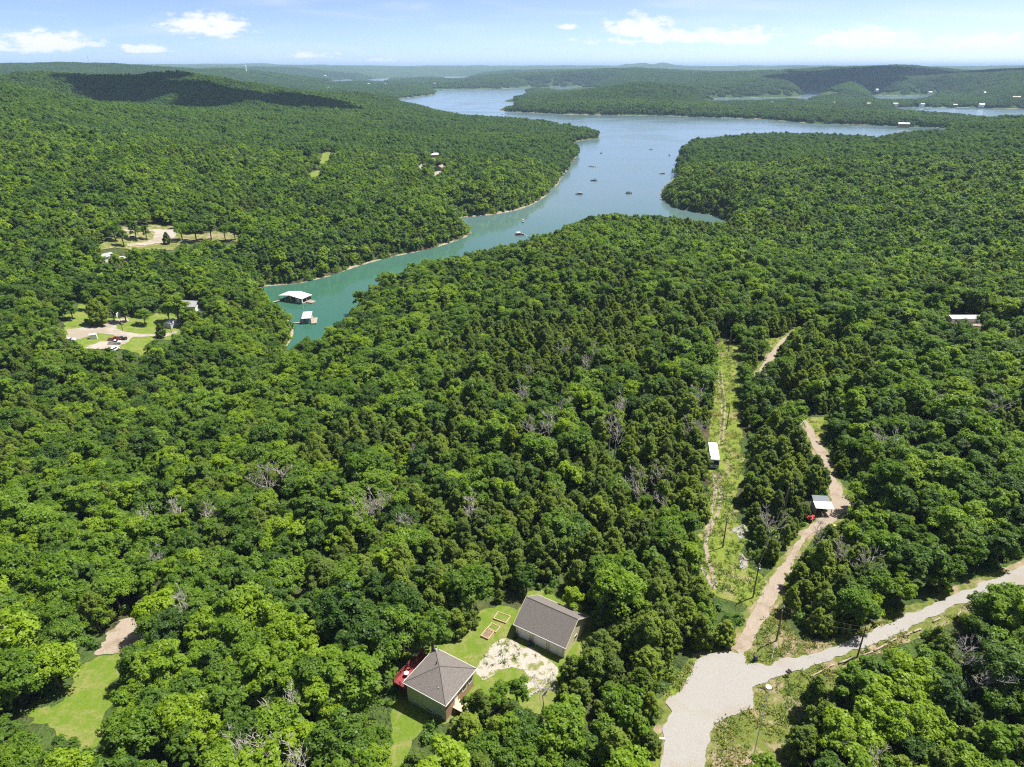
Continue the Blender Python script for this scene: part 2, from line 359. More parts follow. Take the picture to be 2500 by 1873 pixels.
M = {}
M['oak_leaf'] = leaf_material('oak_leaf', [(0.0, (0.058, 0.118, 0.020)), (0.3, (0.102, 0.184, 0.020)), (0.6, (0.152, 0.255, 0.020)), (1.0, (0.255, 0.360, 0.018))], trans=0.50)
M['cedar_leaf'] = leaf_material('cedar_leaf', [(0.0, (0.100, 0.152, 0.026)), (0.5, (0.158, 0.225, 0.028)), (1.0, (0.225, 0.295, 0.030))], trans=0.48, gloss=0.6)
M['far_leaf'] = leaf_material('far_leaf', [(0.0, (0.038, 0.088, 0.018)), (0.5, (0.070, 0.140, 0.018)), (1.0, (0.115, 0.195, 0.020))], trans=0.36, varmix=0.8, gloss=0.8)
M['shrub_leaf'] = leaf_material('shrub_leaf', [(0.0, (0.05, 0.11, 0.02)), (0.5, (0.10, 0.19, 0.022)), (1.0, (0.19, 0.25, 0.03))], trans=0.3)
M['weed'] = leaf_material('weed', [(0.0, (0.07, 0.13, 0.02)), (0.4, (0.13, 0.19, 0.03)), (0.75, (0.24, 0.23, 0.06)), (1.0, (0.33, 0.25, 0.11))], trans=0.3, gloss=0.7)
M['bark'] = plain('bark', (0.12, 0.095, 0.07), 0.9, 0.1, var=0.4, scale=3)
M['grey_wood'] = plain('grey_wood', (0.40, 0.36, 0.33), 0.9, 0.1, var=0.25, scale=2)

def ground_material():
    t = NT('forest_floor'); p = t.pos(); sx = t.n('ShaderNodeSeparateXYZ'); t.l(p, sx.inputs[0])
    n1 = t.noise(0.03, 5, 0.6, p); n2 = t.noise(0.5, 5, 0.65, p); n3 = t.noise(0.006, 5, 0.6, p); n4 = t.noise(0.0016, 6, 0.65, p)
    soil = t.ramp(n2, [(0.3, (0.040, 0.035, 0.020)), (0.55, (0.072, 0.060, 0.034)), (0.75, (0.13, 0.10, 0.062))])
    green = t.ramp(n2, [(0.3, (0.035, 0.062, 0.016)), (0.7, (0.075, 0.115, 0.026))])
    near = t.mix(t.step(n1, 0.36, 0.56), soil, green)
    far = t.mix(t.step(n4, 0.4, 0.62), t.ramp(n3, [(0.3, (0.020, 0.046, 0.014)), (0.7, (0.040, 0.076, 0.018))]), t.ramp(n3, [(0.3, (0.030, 0.060, 0.015)), (0.7, (0.052, 0.088, 0.022))]))
    d = t.n('ShaderNodeVectorMath', operation='LENGTH'); t.l(p, d.inputs[0])
    col = t.mix(t.step(d.outputs['Value'], 900, 2600), near, far)
    # bare gravel bank along the water line, where the lake level comes and goes
    bank = t.ramp(n2, [(0.3, (0.20, 0.16, 0.11)), (0.7, (0.40, 0.33, 0.24))])
    lim = t.math('ADD', -2.1, t.math('MULTIPLY', n1, 5.0))
    m = t.math('LESS_THAN', sx.outputs[2], lim)
    col = t.mix(m, col, bank)
    bh = t.math('ADD', t.math('MULTIPLY', t.noise(0.05, 6, 0.7, p), 1.0), 0)
    b = t.bsdf(col, 0.95, 0.1, normal=t.bump(bh, 0.9, 9.0)); return t.done(b)
M['ground'] = ground_material()

def lake_material():
    t = NT('lake_water'); p = t.pos()
    mp = t.n('ShaderNodeMapping'); t.l(p, mp.inputs[0]); mp.inputs['Scale'].default_value = (0.55, 1.0, 1); mp.inputs['Rotation'].default_value = (0, 0, 0.35)
    w1 = t.noise(0.55, 4, 0.6, mp.outputs[0]); w2 = t.noise(0.05, 4, 0.6, p)
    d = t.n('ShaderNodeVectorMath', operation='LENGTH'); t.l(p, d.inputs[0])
    streak = t.noise(0.008, 5, 0.6, mp.outputs[0], 1.2)
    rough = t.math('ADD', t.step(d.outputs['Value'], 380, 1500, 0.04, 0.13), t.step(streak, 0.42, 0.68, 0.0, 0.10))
    col = t.mix(t.step(d.outputs['Value'], 350, 900), (0.030, 0.105, 0.065), (0.105, 0.160, 0.168))  # inlet water is greener; paler far colour paints in the reflected sky
    nm = t.bump(t.math('MULTIPLY', w1, t.step(d.outputs['Value'], 400, 1100, 0.35, 1.0)), 0.10, 0.25)
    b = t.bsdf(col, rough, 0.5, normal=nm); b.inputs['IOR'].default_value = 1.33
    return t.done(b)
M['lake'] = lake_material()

def patchy(name, stops, stops2, s1=0.25, s2=3.0, lo=0.45, hi=0.6, bump=0.5, bd=0.15, rough=0.95):
    t = NT(name); p = t.pos(); f = t.noise(s2, 6, 0.7, p); g = t.noise(s1, 5, 0.65, p, 0.4)
    col = t.mix(t.step(g, lo, hi), t.ramp(f, stops), t.ramp(f, stops2))
    return t.done(t.bsdf(col, rough, 0.15, normal=t.bump(f, bump, bd)))
M['gravel'] = patchy('gravel', [(0.25, (0.190, 0.180, 0.165)), (0.5, (0.270, 0.258, 0.238)), (0.78, (0.365, 0.352, 0.33))], [(0.25, (0.185, 0.160, 0.130)), (0.5, (0.260, 0.228, 0.190)), (0.78, (0.34, 0.31, 0.27))], 0.11, 7.0, 0.50, 0.70, 0.8, 0.08)
M['dirt'] = patchy('dirt', [(0.25, (0.211, 0.167, 0.124)), (0.7, (0.329, 0.279, 0.223))], [(0.3, (0.161, 0.118, 0.081)), (0.7, (0.260, 0.211, 0.155))], 0.2, 2.5, 0.5, 0.68)
M['lawn'] = patchy('lawn', [(0.3, (0.075, 0.128, 0.014)), (0.7, (0.135, 0.195, 0.020))], [(0.3, (0.130, 0.150, 0.034)), (0.7, (0.225, 0.215, 0.075))], 0.30, 2.6, 0.42, 0.66, 0.9, 0.16)
M['meadow'] = patchy('meadow', [(0.3, (0.093, 0.145, 0.017)), (0.7, (0.187, 0.221, 0.038))], [(0.3, (0.170, 0.145, 0.060)), (0.7, (0.306, 0.238, 0.128))], 0.16, 1.2, 0.48, 0.70, 0.9, 0.3)
M['verge'] = patchy('verge', [(0.3, (0.072, 0.104, 0.018)), (0.7, (0.160, 0.176, 0.040))], [(0.3, (0.192, 0.144, 0.080)), (0.7, (0.336, 0.272, 0.192))], 0.2, 1.4, 0.46, 0.62, 0.9, 0.3)
M['pad'] = patchy('weedy_gravel', [(0.3, (0.252, 0.224, 0.182)), (0.7, (0.420, 0.385, 0.336))], [(0.3, (0.091, 0.126, 0.021)), (0.7, (0.210, 0.203, 0.084))], 0.55, 3.0, 0.5, 0.6, 0.8, 0.12)
M['asphalt'] = patchy('worn_asphalt', [(0.3, (0.17, 0.165, 0.16)), (0.7, (0.27, 0.26, 0.25))], [(0.3, (0.24, 0.22, 0.19)), (0.7, (0.36, 0.33, 0.29))], 0.1, 3.0)
M['pale_drive'] = patchy('pale_drive', [(0.3, (0.248, 0.223, 0.186)), (0.7, (0.360, 0.329, 0.285))], [(0.3, (0.211, 0.174, 0.130)), (0.7, (0.285, 0.248, 0.198))], 0.08, 2.0)
M['rock'] = patchy('limestone', [(0.3, (0.210, 0.196, 0.175)), (0.7, (0.364, 0.343, 0.315))], [(0.3, (0.154, 0.140, 0.119)), (0.7, (0.266, 0.245, 0.210))], 0.4, 2.0)
def shingle_material(name, a, b):
    t = NT(name); p = t.obj(); f = t.noise(5.5, 3, 0.75, p); g = t.noise(0.6, 4, 0.6, p)
    col = t.mix(t.step(g, 0.35, 0.75, 0.0, 0.35), t.ramp(f, [(0.3, a), (0.7, b)]), (0.15, 0.132, 0.115))
    return t.done(t.bsdf(col, 0.9, 0.15, normal=t.bump(f, 0.6, 0.03)))
M['shingle'] = shingle_material('shingle', (0.085, 0.075, 0.068), (0.20, 0.18, 0.165))
def siding_material(name, c):
    t = NT(name); p = t.obj(); s = t.n('ShaderNodeSeparateXYZ'); t.l(p, s.inputs[0])
    saw = t.math('FRACT', t.math('MULTIPLY', s.outputs[2], 6.0)); f = t.noise(1.4, 5, 0.6, p)
    col = t.ramp(f, [(0.3, tuple(x * 0.88 for x in c)), (0.7, c)])
    return t.done(t.bsdf(col, 0.55, 0.3, normal=t.bump(saw, 0.5, 0.03)))
M['sage_siding'] = siding_material('sage_siding', (0.60, 0.64, 0.50))
M['cream_siding'] = siding_material('cream_siding', (0.66, 0.58, 0.38))
M['tan_siding'] = siding_material('tan_siding', (0.42, 0.27, 0.17))
M['white'] = plain('white_paint', (0.78, 0.77, 0.74), 0.45, 0.4, var=0.08)
M['cream_trim'] = plain('cream_trim', (0.68, 0.60, 0.46), 0.5, 0.3, var=0.08)
M['white_metal'] = plain('white_metal', (0.62, 0.62, 0.65), 0.35, 0.5, var=0.06, scale=0.8)
M['grey_metal'] = plain('grey_metal', (0.46, 0.48, 0.54), 0.4, 0.5, var=0.10, scale=0.7)
M['dark_metal_roof'] = plain('dark_metal_roof', (0.10, 0.115, 0.14), 0.45, 0.5, var=0.2)
M['grey_roof'] = shingle_material('grey_roof', (0.24, 0.24, 0.25), (0.40, 0.40, 0.41))
M['brown_roof'] = shingle_material('brown_roof', (0.22, 0.16, 0.13), (0.36, 0.28, 0.23))
M['pink_roof'] = plain('pink_roof', (0.60, 0.50, 0.42), 0.7)
M['red_deck'] = plain('red_deck', (0.23, 0.035, 0.035), 0.6, 0.3, var=0.2, scale=3)
M['pale_wood'] = plain('pale_wood', (0.56, 0.40, 0.28), 0.75, 0.2, var=0.18, scale=3)
M['log_wood'] = plain('log_wood', (0.34, 0.275, 0.215), 0.85, 0.2, var=0.25, scale=2)
M['pole_wood'] = plain('pole_wood', (0.17, 0.135, 0.10), 0.85, 0.15, var=0.3)
M['black'] = plain('black_plastic', (0.018, 0.018, 0.02), 0.45, 0.4)
M['blue'] = plain('blue_plastic', (0.025, 0.045, 0.16), 0.4, 0.4)
M['glass'] = plain('window_glass', (0.03, 0.04, 0.05), 0.06, 0.6, var=0.3)
M['tyre'] = plain('tyre_rubber', (0.02, 0.02, 0.02), 0.8, 0.2)
M['chrome'] = plain('bright_metal', (0.55, 0.56, 0.58), 0.25, 0.5, 0.8)
M['red_paint'] = plain('red_paint', (0.36, 0.03, 0.03), 0.3, 0.5)
M['yellow'] = plain('yellow_plastic', (0.70, 0.42, 0.03), 0.4, 0.4)
M['black_paint'] = plain('black_paint', (0.022, 0.026, 0.035), 0.25, 0.5)
M['white_paint'] = plain('white_car_paint', (0.75, 0.76, 0.77), 0.25, 0.5, var=0.05)
M['concrete'] = plain('concrete', (0.46, 0.44, 0.40), 0.85, 0.2, var=0.15)
M['soil'] = plain('garden_soil', (0.20, 0.14, 0.09), 0.95, 0.1, var=0.35)
M['canvas_tan'] = plain('canvas_tan', (0.42, 0.34, 0.22), 0.8, 0.2)
M['canvas_navy'] = plain('canvas_navy', (0.03, 0.035, 0.07), 0.8, 0.2)
M['canvas_white'] = plain('canvas_white', (0.74, 0.73, 0.72), 0.7, 0.2)
M['canvas_red'] = plain('canvas_red', (0.40, 0.05, 0.06), 0.7, 0.2)
M['float_blue'] = plain('float_blue', (0.10, 0.42, 0.62), 0.4, 0.4)
M['lamp_white'] = plain('lamp_white', (0.85, 0.85, 0.83), 0.35, 0.4, var=0.04)
M['yellow_guard'] = plain('yellow_guard', (0.62, 0.50, 0.06), 0.5, 0.3)

# ---------------------------------------------------------------- mesh helpers
def mesh_from(name, V, Fc, mat=None, smooth=False):
    me = bpy.data.meshes.new(name)
    V = np.asarray(V, np.float32); Fc = np.asarray(Fc, np.int32); k = Fc.shape[1]
    me.vertices.add(len(V)); me.vertices.foreach_set('co', V.ravel())
    me.loops.add(Fc.size); me.loops.foreach_set('vertex_index', Fc.ravel())
    me.polygons.add(len(Fc)); me.polygons.foreach_set('loop_start', np.arange(0, Fc.size, k, dtype=np.int32))
    me.polygons.foreach_set('loop_total', np.full(len(Fc), k, np.int32))
    if smooth: me.polygons.foreach_set('use_smooth', np.ones(len(Fc), bool))
    me.update(calc_edges=True)
    if mat: me.materials.append(mat)
    return me
def link(name, data, parent=None):
    o = bpy.data.objects.new(name, data); COL.objects.link(o); o.parent = parent; return o
def tag(o, label, cat=None, group=None, kind=None):
    if label: o['label'] = label
    if cat: o['category'] = cat
    if group: o['group'] = group
    if kind: o['kind'] = kind
    return o
def thing(name, label, cat, loc=(0, 0, 0), rz=0.0, group=None):
    o = link(name, None); o.empty_display_size = 0.5; o.location = loc; o.rotation_euler = (0, 0, rz); return tag(o, label, cat, group)

class MB:
    """collects boxes, bars, tubes and polygons into one mesh"""
    def __init__(s): s.bm = bmesh.new()
    def box(s, x0, x1, y0, y1, z0, z1, bevel=0.0):
        r = bmesh.ops.create_cube(s.bm, size=1.0)
        bmesh.ops.scale(s.bm, vec=(x1 - x0, y1 - y0, z1 - z0), verts=r['verts'])
        bmesh.ops.translate(s.bm, vec=((x0 + x1) / 2, (y0 + y1) / 2, (z0 + z1) / 2), verts=r['verts'])
        if bevel:
            es = list({e for v in r['verts'] for e in v.link_edges})
            bmesh.ops.bevel(s.bm, geom=es, offset=bevel, segments=2, affect='EDGES', profile=0.6)
        return s
    def poly(s, pts):
        s.bm.faces.new([s.bm.verts.new(p) for p in pts]); return s
    def prism(s, base, dz):
        """base polygon (counter-clockwise from above) raised by vector dz"""
        b = [s.bm.verts.new(p) for p in base]; t = [s.bm.verts.new(Vector(p) + Vector(dz)) for p in base]
        s.bm.faces.new(b[::-1]); s.bm.faces.new(t); n = len(b)
        for i in range(n): s.bm.faces.new([b[i], b[(i + 1) % n], t[(i + 1) % n], t[i]])
        return s
    def tube(s, pts, rad, sides=6, caps=True):
        pts = [Vector(p) for p in pts]; rings = []
        if isinstance(rad, (int, float)): rad = [rad] * len(pts)
        for i, p in enumerate(pts):
            d = (pts[min(i + 1, len(pts) - 1)] - pts[max(i - 1, 0)]).normalized()
            a = d.orthogonal().normalized() if i == 0 else (pa - d * pa.dot(d)).normalized()
            pa = a; b = d.cross(a)
            rings.append([s.bm.verts.new(p + (a * math.cos(2 * math.pi * k / sides) + b * math.sin(2 * math.pi * k / sides)) * rad[i]) for k in range(sides)])
        for i in range(len(rings) - 1):
            for k in range(sides):
                s.bm.faces.new([rings[i][k], rings[i][(k + 1) % sides], rings[i + 1][(k + 1) % sides], rings[i + 1][k]])
        if caps: s.bm.faces.new(rings[0][::-1]); s.bm.faces.new(rings[-1])
        return s
    def loft(s, sections, caps=True):
        R_ = [[s.bm.verts.new(p) for p in sec] for sec in sections]
        for a, b in zip(R_, R_[1:]):
            n = len(a)
            for k in range(n): s.bm.faces.new([a[k], a[(k + 1) % n], b[(k + 1) % n], b[k]])
        if caps: s.bm.faces.new(R_[0][::-1]); s.bm.faces.new(R_[-1])
        return s
    def mesh(s, name, mat, smooth=False):
        bmesh.ops.recalc_face_normals(s.bm, faces=s.bm.faces)
        me = bpy.data.meshes.new(name); s.bm.to_mesh(me); s.bm.free(); me.materials.append(mat)
        if smooth: me.polygons.foreach_set('use_smooth', np.ones(len(me.polygons), bool))
        return me
    def build(s, name, mat, parent=None, smooth=False): return link(name, s.mesh(name, mat, smooth), parent)

# ---------------------------------------------------------------- terrain and lake
def build_terrain():
    nt, nr = len(TH), len(RR); X, Y, Z = GX, GY, ZG
    V = np.stack([X, Y, Z], -1).reshape(-1, 3)
    V = np.vstack([V, [[0, 0, 35.0]]])
    i = np.arange(nr - 1)[:, None]; j = np.arange(nt)[None, :]; j2 = (j + 1) % nt
    Fq = np.stack([i * nt + j, (i + 1) * nt + j, (i + 1) * nt + j2, i * nt + j2], -1).reshape(-1, 4)
    me = bpy.data.meshes.new('terrain'); nv = len(V)
    fan = np.stack([np.full(nt, nv - 1), np.arange(nt), (np.arange(nt) + 1) % nt], -1)
    loops = np.concatenate([Fq[:, ::-1].ravel(), fan[:, ::-1].ravel()]).astype(np.int32)
    tot = np.concatenate([np.full(len(Fq), 4), np.full(nt, 3)]).astype(np.int32); st = np.concatenate([[0], np.cumsum(tot)[:-1]]).astype(np.int32)
    me.vertices.add(nv); me.vertices.foreach_set('co', V.astype(np.float32).ravel())
    me.loops.add(len(loops)); me.loops.foreach_set('vertex_index', loops)
    me.polygons.add(len(tot)); me.polygons.foreach_set('loop_start', st); me.polygons.foreach_set('loop_total', tot)
    me.polygons.foreach_set('use_smooth', np.ones(len(tot), bool)); me.update(calc_edges=True)
    me.materials.append(M['ground'])
    o = link('terrain', me); o['kind'] = 'structure'
    return o
build_terrain()
_a = np.radians(np.arange(0, 360, 6)); _rr = [0, 300, 1200, 5000, 20000, 46000]
_V = [(0, 0, 0)] + [(q * math.sin(a), q * math.cos(a), 0) for q in _rr[1:] for a in _a]; _n = len(_a)
_F = [(0, 1 + (k + 1) % _n, 1 + k) for k in range(_n)] + [(1 + i * _n + k, 1 + i * _n + (k + 1) % _n, 1 + (i + 1) * _n + (k + 1) % _n, 1 + (i + 1) * _n + k) for i in range(len(_rr) - 2) for k in range(_n)]
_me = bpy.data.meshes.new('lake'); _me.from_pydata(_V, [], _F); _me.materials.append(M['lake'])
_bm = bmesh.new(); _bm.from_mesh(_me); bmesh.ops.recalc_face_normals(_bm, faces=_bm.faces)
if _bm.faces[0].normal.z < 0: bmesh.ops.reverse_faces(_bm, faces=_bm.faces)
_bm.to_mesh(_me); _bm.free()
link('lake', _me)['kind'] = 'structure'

# ---------------------------------------------------------------- open ground: roads, track, lawns, meadow
CLEAR = []            # world outlines where no forest grows, with a margin
def world_poly(px, lift=0.0): return [G(p[0], p[1], lift)[:2] for p in px]
def wobble(P, step, amp, seed):
    out = []; n = len(P)
    for i in range(n):
        a, b = np.array(P[i]), np.array(P[(i + 1) % n]); L = np.linalg.norm(b - a); k = max(1, int(L / step))
        nr = np.array([-(b - a)[1], (b - a)[0]]) / (L + 1e-9)
        for j in range(k):
            p = a + (b - a) * j / k
            out.append(p + nr * amp * 2.2 * float(fbm(np.array([p[0] * 0.55]), np.array([p[1] * 0.55]), seed, 3)[0]))
    return out
def sheet(name, P, mat, off, res, amp=0.35, seed=1, step=None, margin=1.2, clear=True):
    if clear: CLEAR.append((P, margin))
    Q = wobble(P, step or res * 0.6, amp, seed)
    Qa = np.array(Q); lo, hi = Qa.min(0), Qa.max(0)
    gx, gy = np.meshgrid(np.arange(lo[0], hi[0], res), np.arange(lo[1], hi[1], res)); gx = gx.ravel() + rng.uniform(-.2, .2, gx.size) * res; gy = gy.ravel() + rng.uniform(-.2, .2, gy.size) * res
    k = poly_inside(Q, gx, gy) & (line_dist(Q, gx, gy) > res * 0.4)
    pts = [Vector((p[0], p[1])) for p in Q] + [Vector((a, b)) for a, b in zip(gx[k], gy[k])]
    nq = len(Q); ed = [(i, (i + 1) % nq) for i in range(nq)]
    v, e, f, *_ = delaunay_2d_cdt(pts, ed, [], 1, 1e-4)
    xy = np.array([(p.x, p.y) for p in v]); z = np.maximum(ground(xy[:, 0], xy[:, 1]), 0.05) + off
    me = bpy.data.meshes.new(name); me.from_pydata(np.column_stack([xy, z]).tolist(), [], f); me.materials.append(mat)
    me.polygons.foreach_set('use_smooth', np.ones(len(me.polygons), bool))
    bm = bmesh.new(); bm.from_mesh(me); bmesh.ops.recalc_face_normals(bm, faces=bm.faces)
    if bm.faces and sum(x.normal.z for x in bm.faces) < 0: bmesh.ops.reverse_faces(bm, faces=bm.faces)
    bm.to_mesh(me); bm.free()
    o = link(name, me); o['kind'] = 'structure'; return o

GRAVEL = [(1590, 1960), (1610, 1873), (1622, 1775), (1640, 1740), (1620, 1715), (1660, 1690), (1680, 1655), (1700, 1618), (1720, 1600), (1760, 1593), (1788, 1588), (1816, 1603), (1818, 1622),
          (1881, 1625), (1900, 1613), (1981, 1597), (2063, 1569), (2144, 1531), (2225, 1496), (2266, 1480), (2400, 1424), (2500, 1381), (2620, 1330), (2620, 1376), (2500, 1426), (2400, 1458),
          (2334, 1480), (2307, 1493), (2225, 1531), (2144, 1569), (2063, 1599), (1992, 1626), (1900, 1651), (1840, 1680), (1842, 1715), (1835, 1730), (1790, 1745), (1750, 1770), (1735, 1800), (1722, 1873), (1712, 1960)]
TRACK = [(1788, 1584), (1816, 1529), (1838, 1487), (1861, 1452), (1881, 1412), (1906, 1380), (1920, 1362), (1959, 1303), (1994, 1270), (2018, 1251), (2029, 1231), (2028, 1205), (2020, 1179), (2012, 1162),
         (2000, 1125), (1984, 1086), (1962, 1050), (1925, 1006), (1876, 978), (1846, 935), (1850, 908), (1880, 863), (1905, 830), (1950, 800), (1962, 803), (1926, 832), (1898, 866), (1866, 914), (1862, 932), (1888, 968),
         (1936, 996), (1978, 1038), (2004, 1082), (2022, 1120), (2032, 1157), (2042, 1175), (2060, 1203), (2079, 1220), (2088, 1242), (2055, 1257), (2029, 1285), (1979, 1303), (1949, 1344), (1935, 1388), (1925, 1409), (1910, 1442), (1890, 1473), (1874, 1502), (1855, 1535), (1838, 1567), (1816, 1602)]
MEADOW = [(1760, 823), (1748, 859), (1746, 918), (1744, 973), (1734, 1051), (1728, 1090), (1728, 1153), (1734, 1192), (1721, 1271), (1705, 1306), (1715, 1349), (1707, 1381), (1728, 1435), (1764, 1462), (1800, 1475),
          (1828, 1480), (1861, 1452), (1872, 1425), (1850, 1400), (1826, 1377), (1812, 1349), (1832, 1290), (1800, 1267), (1794, 1231), (1800, 1192), (1818, 1145), (1818, 1126), (1804, 1090), (1812, 1059), (1806, 1012), (1806, 965),
          (1798, 918), (1798, 886), (1812, 851), (1812, 838), (1768, 843)]
YARD = [(925, 1930), (935, 1873), (948, 1800), (958, 1735), (972, 1660), (1010, 1610), (1055, 1572), (1110, 1566), (1150, 1535), (1175, 1490), (1215, 1478), (1262, 1490), (1290, 1446), (1330, 1440), (1450, 1505),
        (1448, 1560), (1420, 1612), (1395, 1638), (1362, 1680), (1352, 1740), (1320, 1770), (1270, 1765), (1230, 1715), (1180, 1700), (1150, 1735), (1118, 1745), (1085, 1765), (1040, 1775), (1015, 1800), (996, 1850), (985, 1930)]
PAD = [(1174, 1606), (1199, 1577), (1234, 1563), (1261, 1572), (1307, 1590), (1338, 1614), (1362, 1636), (1358, 1661), (1329, 1676), (1288, 1690), (1262, 1690), (1296, 1658), (1284, 1641), (1248, 1630), (1212, 1645), (1180, 1660), (1168, 1640)]
LAWN_SW = [(206, 1619), (240, 1604), (296, 1600), (288, 1640), (272, 1679), (264, 1735), (256, 1774), (236, 1821), (205, 1835), (150, 1800), (115, 1770), (60, 1775), (70, 1735), (129, 1730), (160, 1700), (186, 1650)]
EARTH_SW = [(240, 1600), (250, 1565), (290, 1512), (330, 1505), (372, 1518), (350, 1560), (305, 1598)]
VERGE_E = [(1735, 1930), (1728, 1873), (1742, 1800), (1756, 1772), (1796, 1748), (1838, 1733), (1846, 1715), (1844, 1682), (1902, 1654), (1992, 1630), (2063, 1603), (2144, 1573), (2225, 1536), (2290, 1506), (2350, 1480), (2400, 1465), (2380, 1492), (2300, 1532), (2200, 1572), (2140, 1600), (2080, 1630), (2050, 1660), (2020, 1700), (1975, 1735), (1940, 1790), (1925, 1873), (1918, 1930)]
VERGE_N = [(1818, 1600), (1840, 1567), (1857, 1535), (1876, 1503), (1892, 1478), (1910, 1500), (1930, 1545), (1965, 1562), (2050, 1562), (2150, 1518), (2215, 1488), (2225, 1493), (2144, 1529), (2063, 1566), (1981, 1594), (1900, 1610), (1878, 1620), (1822, 1618)]
VERGE_W = [(1600, 1930), (1605, 1873), (1618, 1790), (1600, 1800), (1585, 1873), (1575, 1930)]
VERGE_J = [(1624, 1712), (1662, 1688), (1683, 1652), (1702, 1616), (1690, 1606), (1668, 1630), (1645, 1660), (1618, 1700)]
GLADE = [(1958, 1020), (2027, 1016), (2024, 1050), (2008, 1074), (1995, 1075), (1972, 1044)]
GLADE2 = [(1862, 829), (1915, 824), (1940, 815), (1925, 836), (1898, 866), (1880, 862), (1866, 850)]
P_ = {k: world_poly(v) for k, v in dict(GRAVEL=GRAVEL, TRACK=TRACK, MEADOW=MEADOW, YARD=YARD, PAD=PAD, LAWN_SW=LAWN_SW, EARTH_SW=EARTH_SW, VERGE_E=VERGE_E, VERGE_N=VERGE_N, VERGE_W=VERGE_W, VERGE_J=VERGE_J, GLADE=GLADE, GLADE2=GLADE2).items()}
sheet('meadow', P_['MEADOW'], M['meadow'], 0.05, 1.8, 0.8, 2)
sheet('lawn', P_['YARD'], M['lawn'], 0.05, 1.2, 0.5, 3, margin=0.2)
sheet('lawn', P_['LAWN_SW'], M['lawn'], 0.05, 1.3, 0.8, 4)
sheet('bare_earth', P_['EARTH_SW'], M['dirt'], 0.05, 1.2, 0.8, 5)
for k, s in (('VERGE_E', 6), ('VERGE_N', 7), ('VERGE_W', 8), ('VERGE_J', 8)): sheet('grass_verge', P_[k], M['verge'] if k in ('VERGE_E', 'VERGE_N') else M['meadow'], 0.045, 1.2, 0.5, s, margin=0.6)
for k in ('GLADE', 'GLADE2'): sheet('glade', P_[k], M['meadow'], 0.05, 1.6, 0.6, 9)
def widen(P, d):
    P = [np.array(p) for p in P]; n = len(P); area = sum(P[i][0] * P[(i + 1) % n][1] - P[(i + 1) % n][0] * P[i][1] for i in range(n)); sg = 1 if area > 0 else -1; out = []
    for i in range(n):
        t = P[(i + 1) % n] - P[i - 1]; t = t / (np.linalg.norm(t) + 1e-9); out.append(P[i] + sg * d * np.array([t[1], -t[0]]))
    return out
sheet('grass_verge', widen(P_['TRACK'], 1.1), M['verge'], 0.025, 1.1, 0.4, 13, clear=False)
sheet('grass_verge', widen(P_['GRAVEL'], 1.5), M['verge'], 0.025, 1.2, 0.4, 14, clear=False)
sheet('dirt_track', P_['TRACK'], M['dirt'], 0.10, 0.8, 0.36, 10, margin=1.6)
sheet('gravel_road', P_['GRAVEL'], M['gravel'], 0.14, 0.9, 0.38, 11, margin=2.0)
sheet('gravel_yard', P_['PAD'], M['pad'], 0.09, 0.8, 0.5, 12, clear=False)
# twin wheel ruts through the meadow
def ribbon(px, w, name, mat, off, seed, res=0.7, clear=False, amp=0.05):
    C = [G(*p)[:2] for p in px]; Lft, Rgt = [], []
    for i, c in enumerate(C):
        d = C[min(i + 1, len(C) - 1)] - C[max(i - 1, 0)]; d /= np.linalg.norm(d) + 1e-9; nn = np.array([-d[1], d[0]])
        Lft.append(c + nn * w / 2); Rgt.append(c - nn * w / 2)
    return sheet(name, Lft + Rgt[::-1], mat, off, res, amp, seed, clear=clear)
RUT = [(1752, 905), (1757, 950), (1762, 990), (1759, 1040), (1755, 1090)]
ribbon(RUT, 0.5, 'wheel_rut', M['dirt'], 0.075, 3)
ribbon([(u + 9, v) for u, v in RUT], 0.45, 'wheel_rut', M['dirt'], 0.075, 4)
ribbon([(1742, 1152), (1746, 1185), (1745, 1215), (1736, 1255), (1725, 1295), (1723, 1330), (1728, 1365), (1738, 1395), (1748, 1430)], 0.9, 'wheel_rut', M['dirt'], 0.075, 5)
ribbon([(1757, 1152), (1758, 1185), (1760, 1215), (1752, 1255), (1737, 1285), (1728, 1305)], 0.9, 'wheel_rut', M['dirt'], 0.075, 6)
ribbon([(1712, 1385), (1722, 1400), (1733, 1420), (1745, 1440)], 1.0, 'wheel_rut', M['dirt'], 0.08, 7)
# the settled clearing left of the lake and the one above it
def c7(x, y): return (140 + x / 6.144, 690 + y / 6.144)
def c8(x, y): return (220 + x / 5.53, 530 + y / 5.53)
HAMLET = [c7(*p) for p in [(120, 620), (250, 470), (330, 330), (480, 320), (560, 420), (860, 430), (1040, 520), (1250, 560), (1480, 470), (1560, 420), (1780, 480), (1840, 620), (1850, 780), (1760, 850), (1430, 880), (1330, 960), (1310, 1120), (1240, 1210), (1200, 1060), (900, 1000), (640, 980), (420, 1000), (330, 940), (120, 860)]]
DRIVE = [c7(*p) for p in [(120, 715), (300, 700), (430, 655), (520, 560), (700, 590), (900, 560), (1060, 540), (1080, 590), (900, 640), (880, 690), (1000, 750), (1200, 775), (1430, 782), (1560, 792), (1790, 735), (1790, 790), (1560, 832), (1430, 815), (1150, 825), (1040, 920), (880, 985), (600, 1010), (400, 990), (480, 960), (650, 900), (800, 880), (925, 815), (780, 788), (600, 768), (500, 800), (350, 860), (120, 840)]]
CAMP = [c8(*p) for p in [(420, 130), (860, 110), (1160, 115), (1180, 200), (1500, 240), (1760, 170), (2050, 260), (2030, 350), (1700, 330), (1500, 330), (1200, 380), (1120, 460), (960, 440), (500, 440), (330, 420), (130, 450), (90, 400), (330, 280)]]
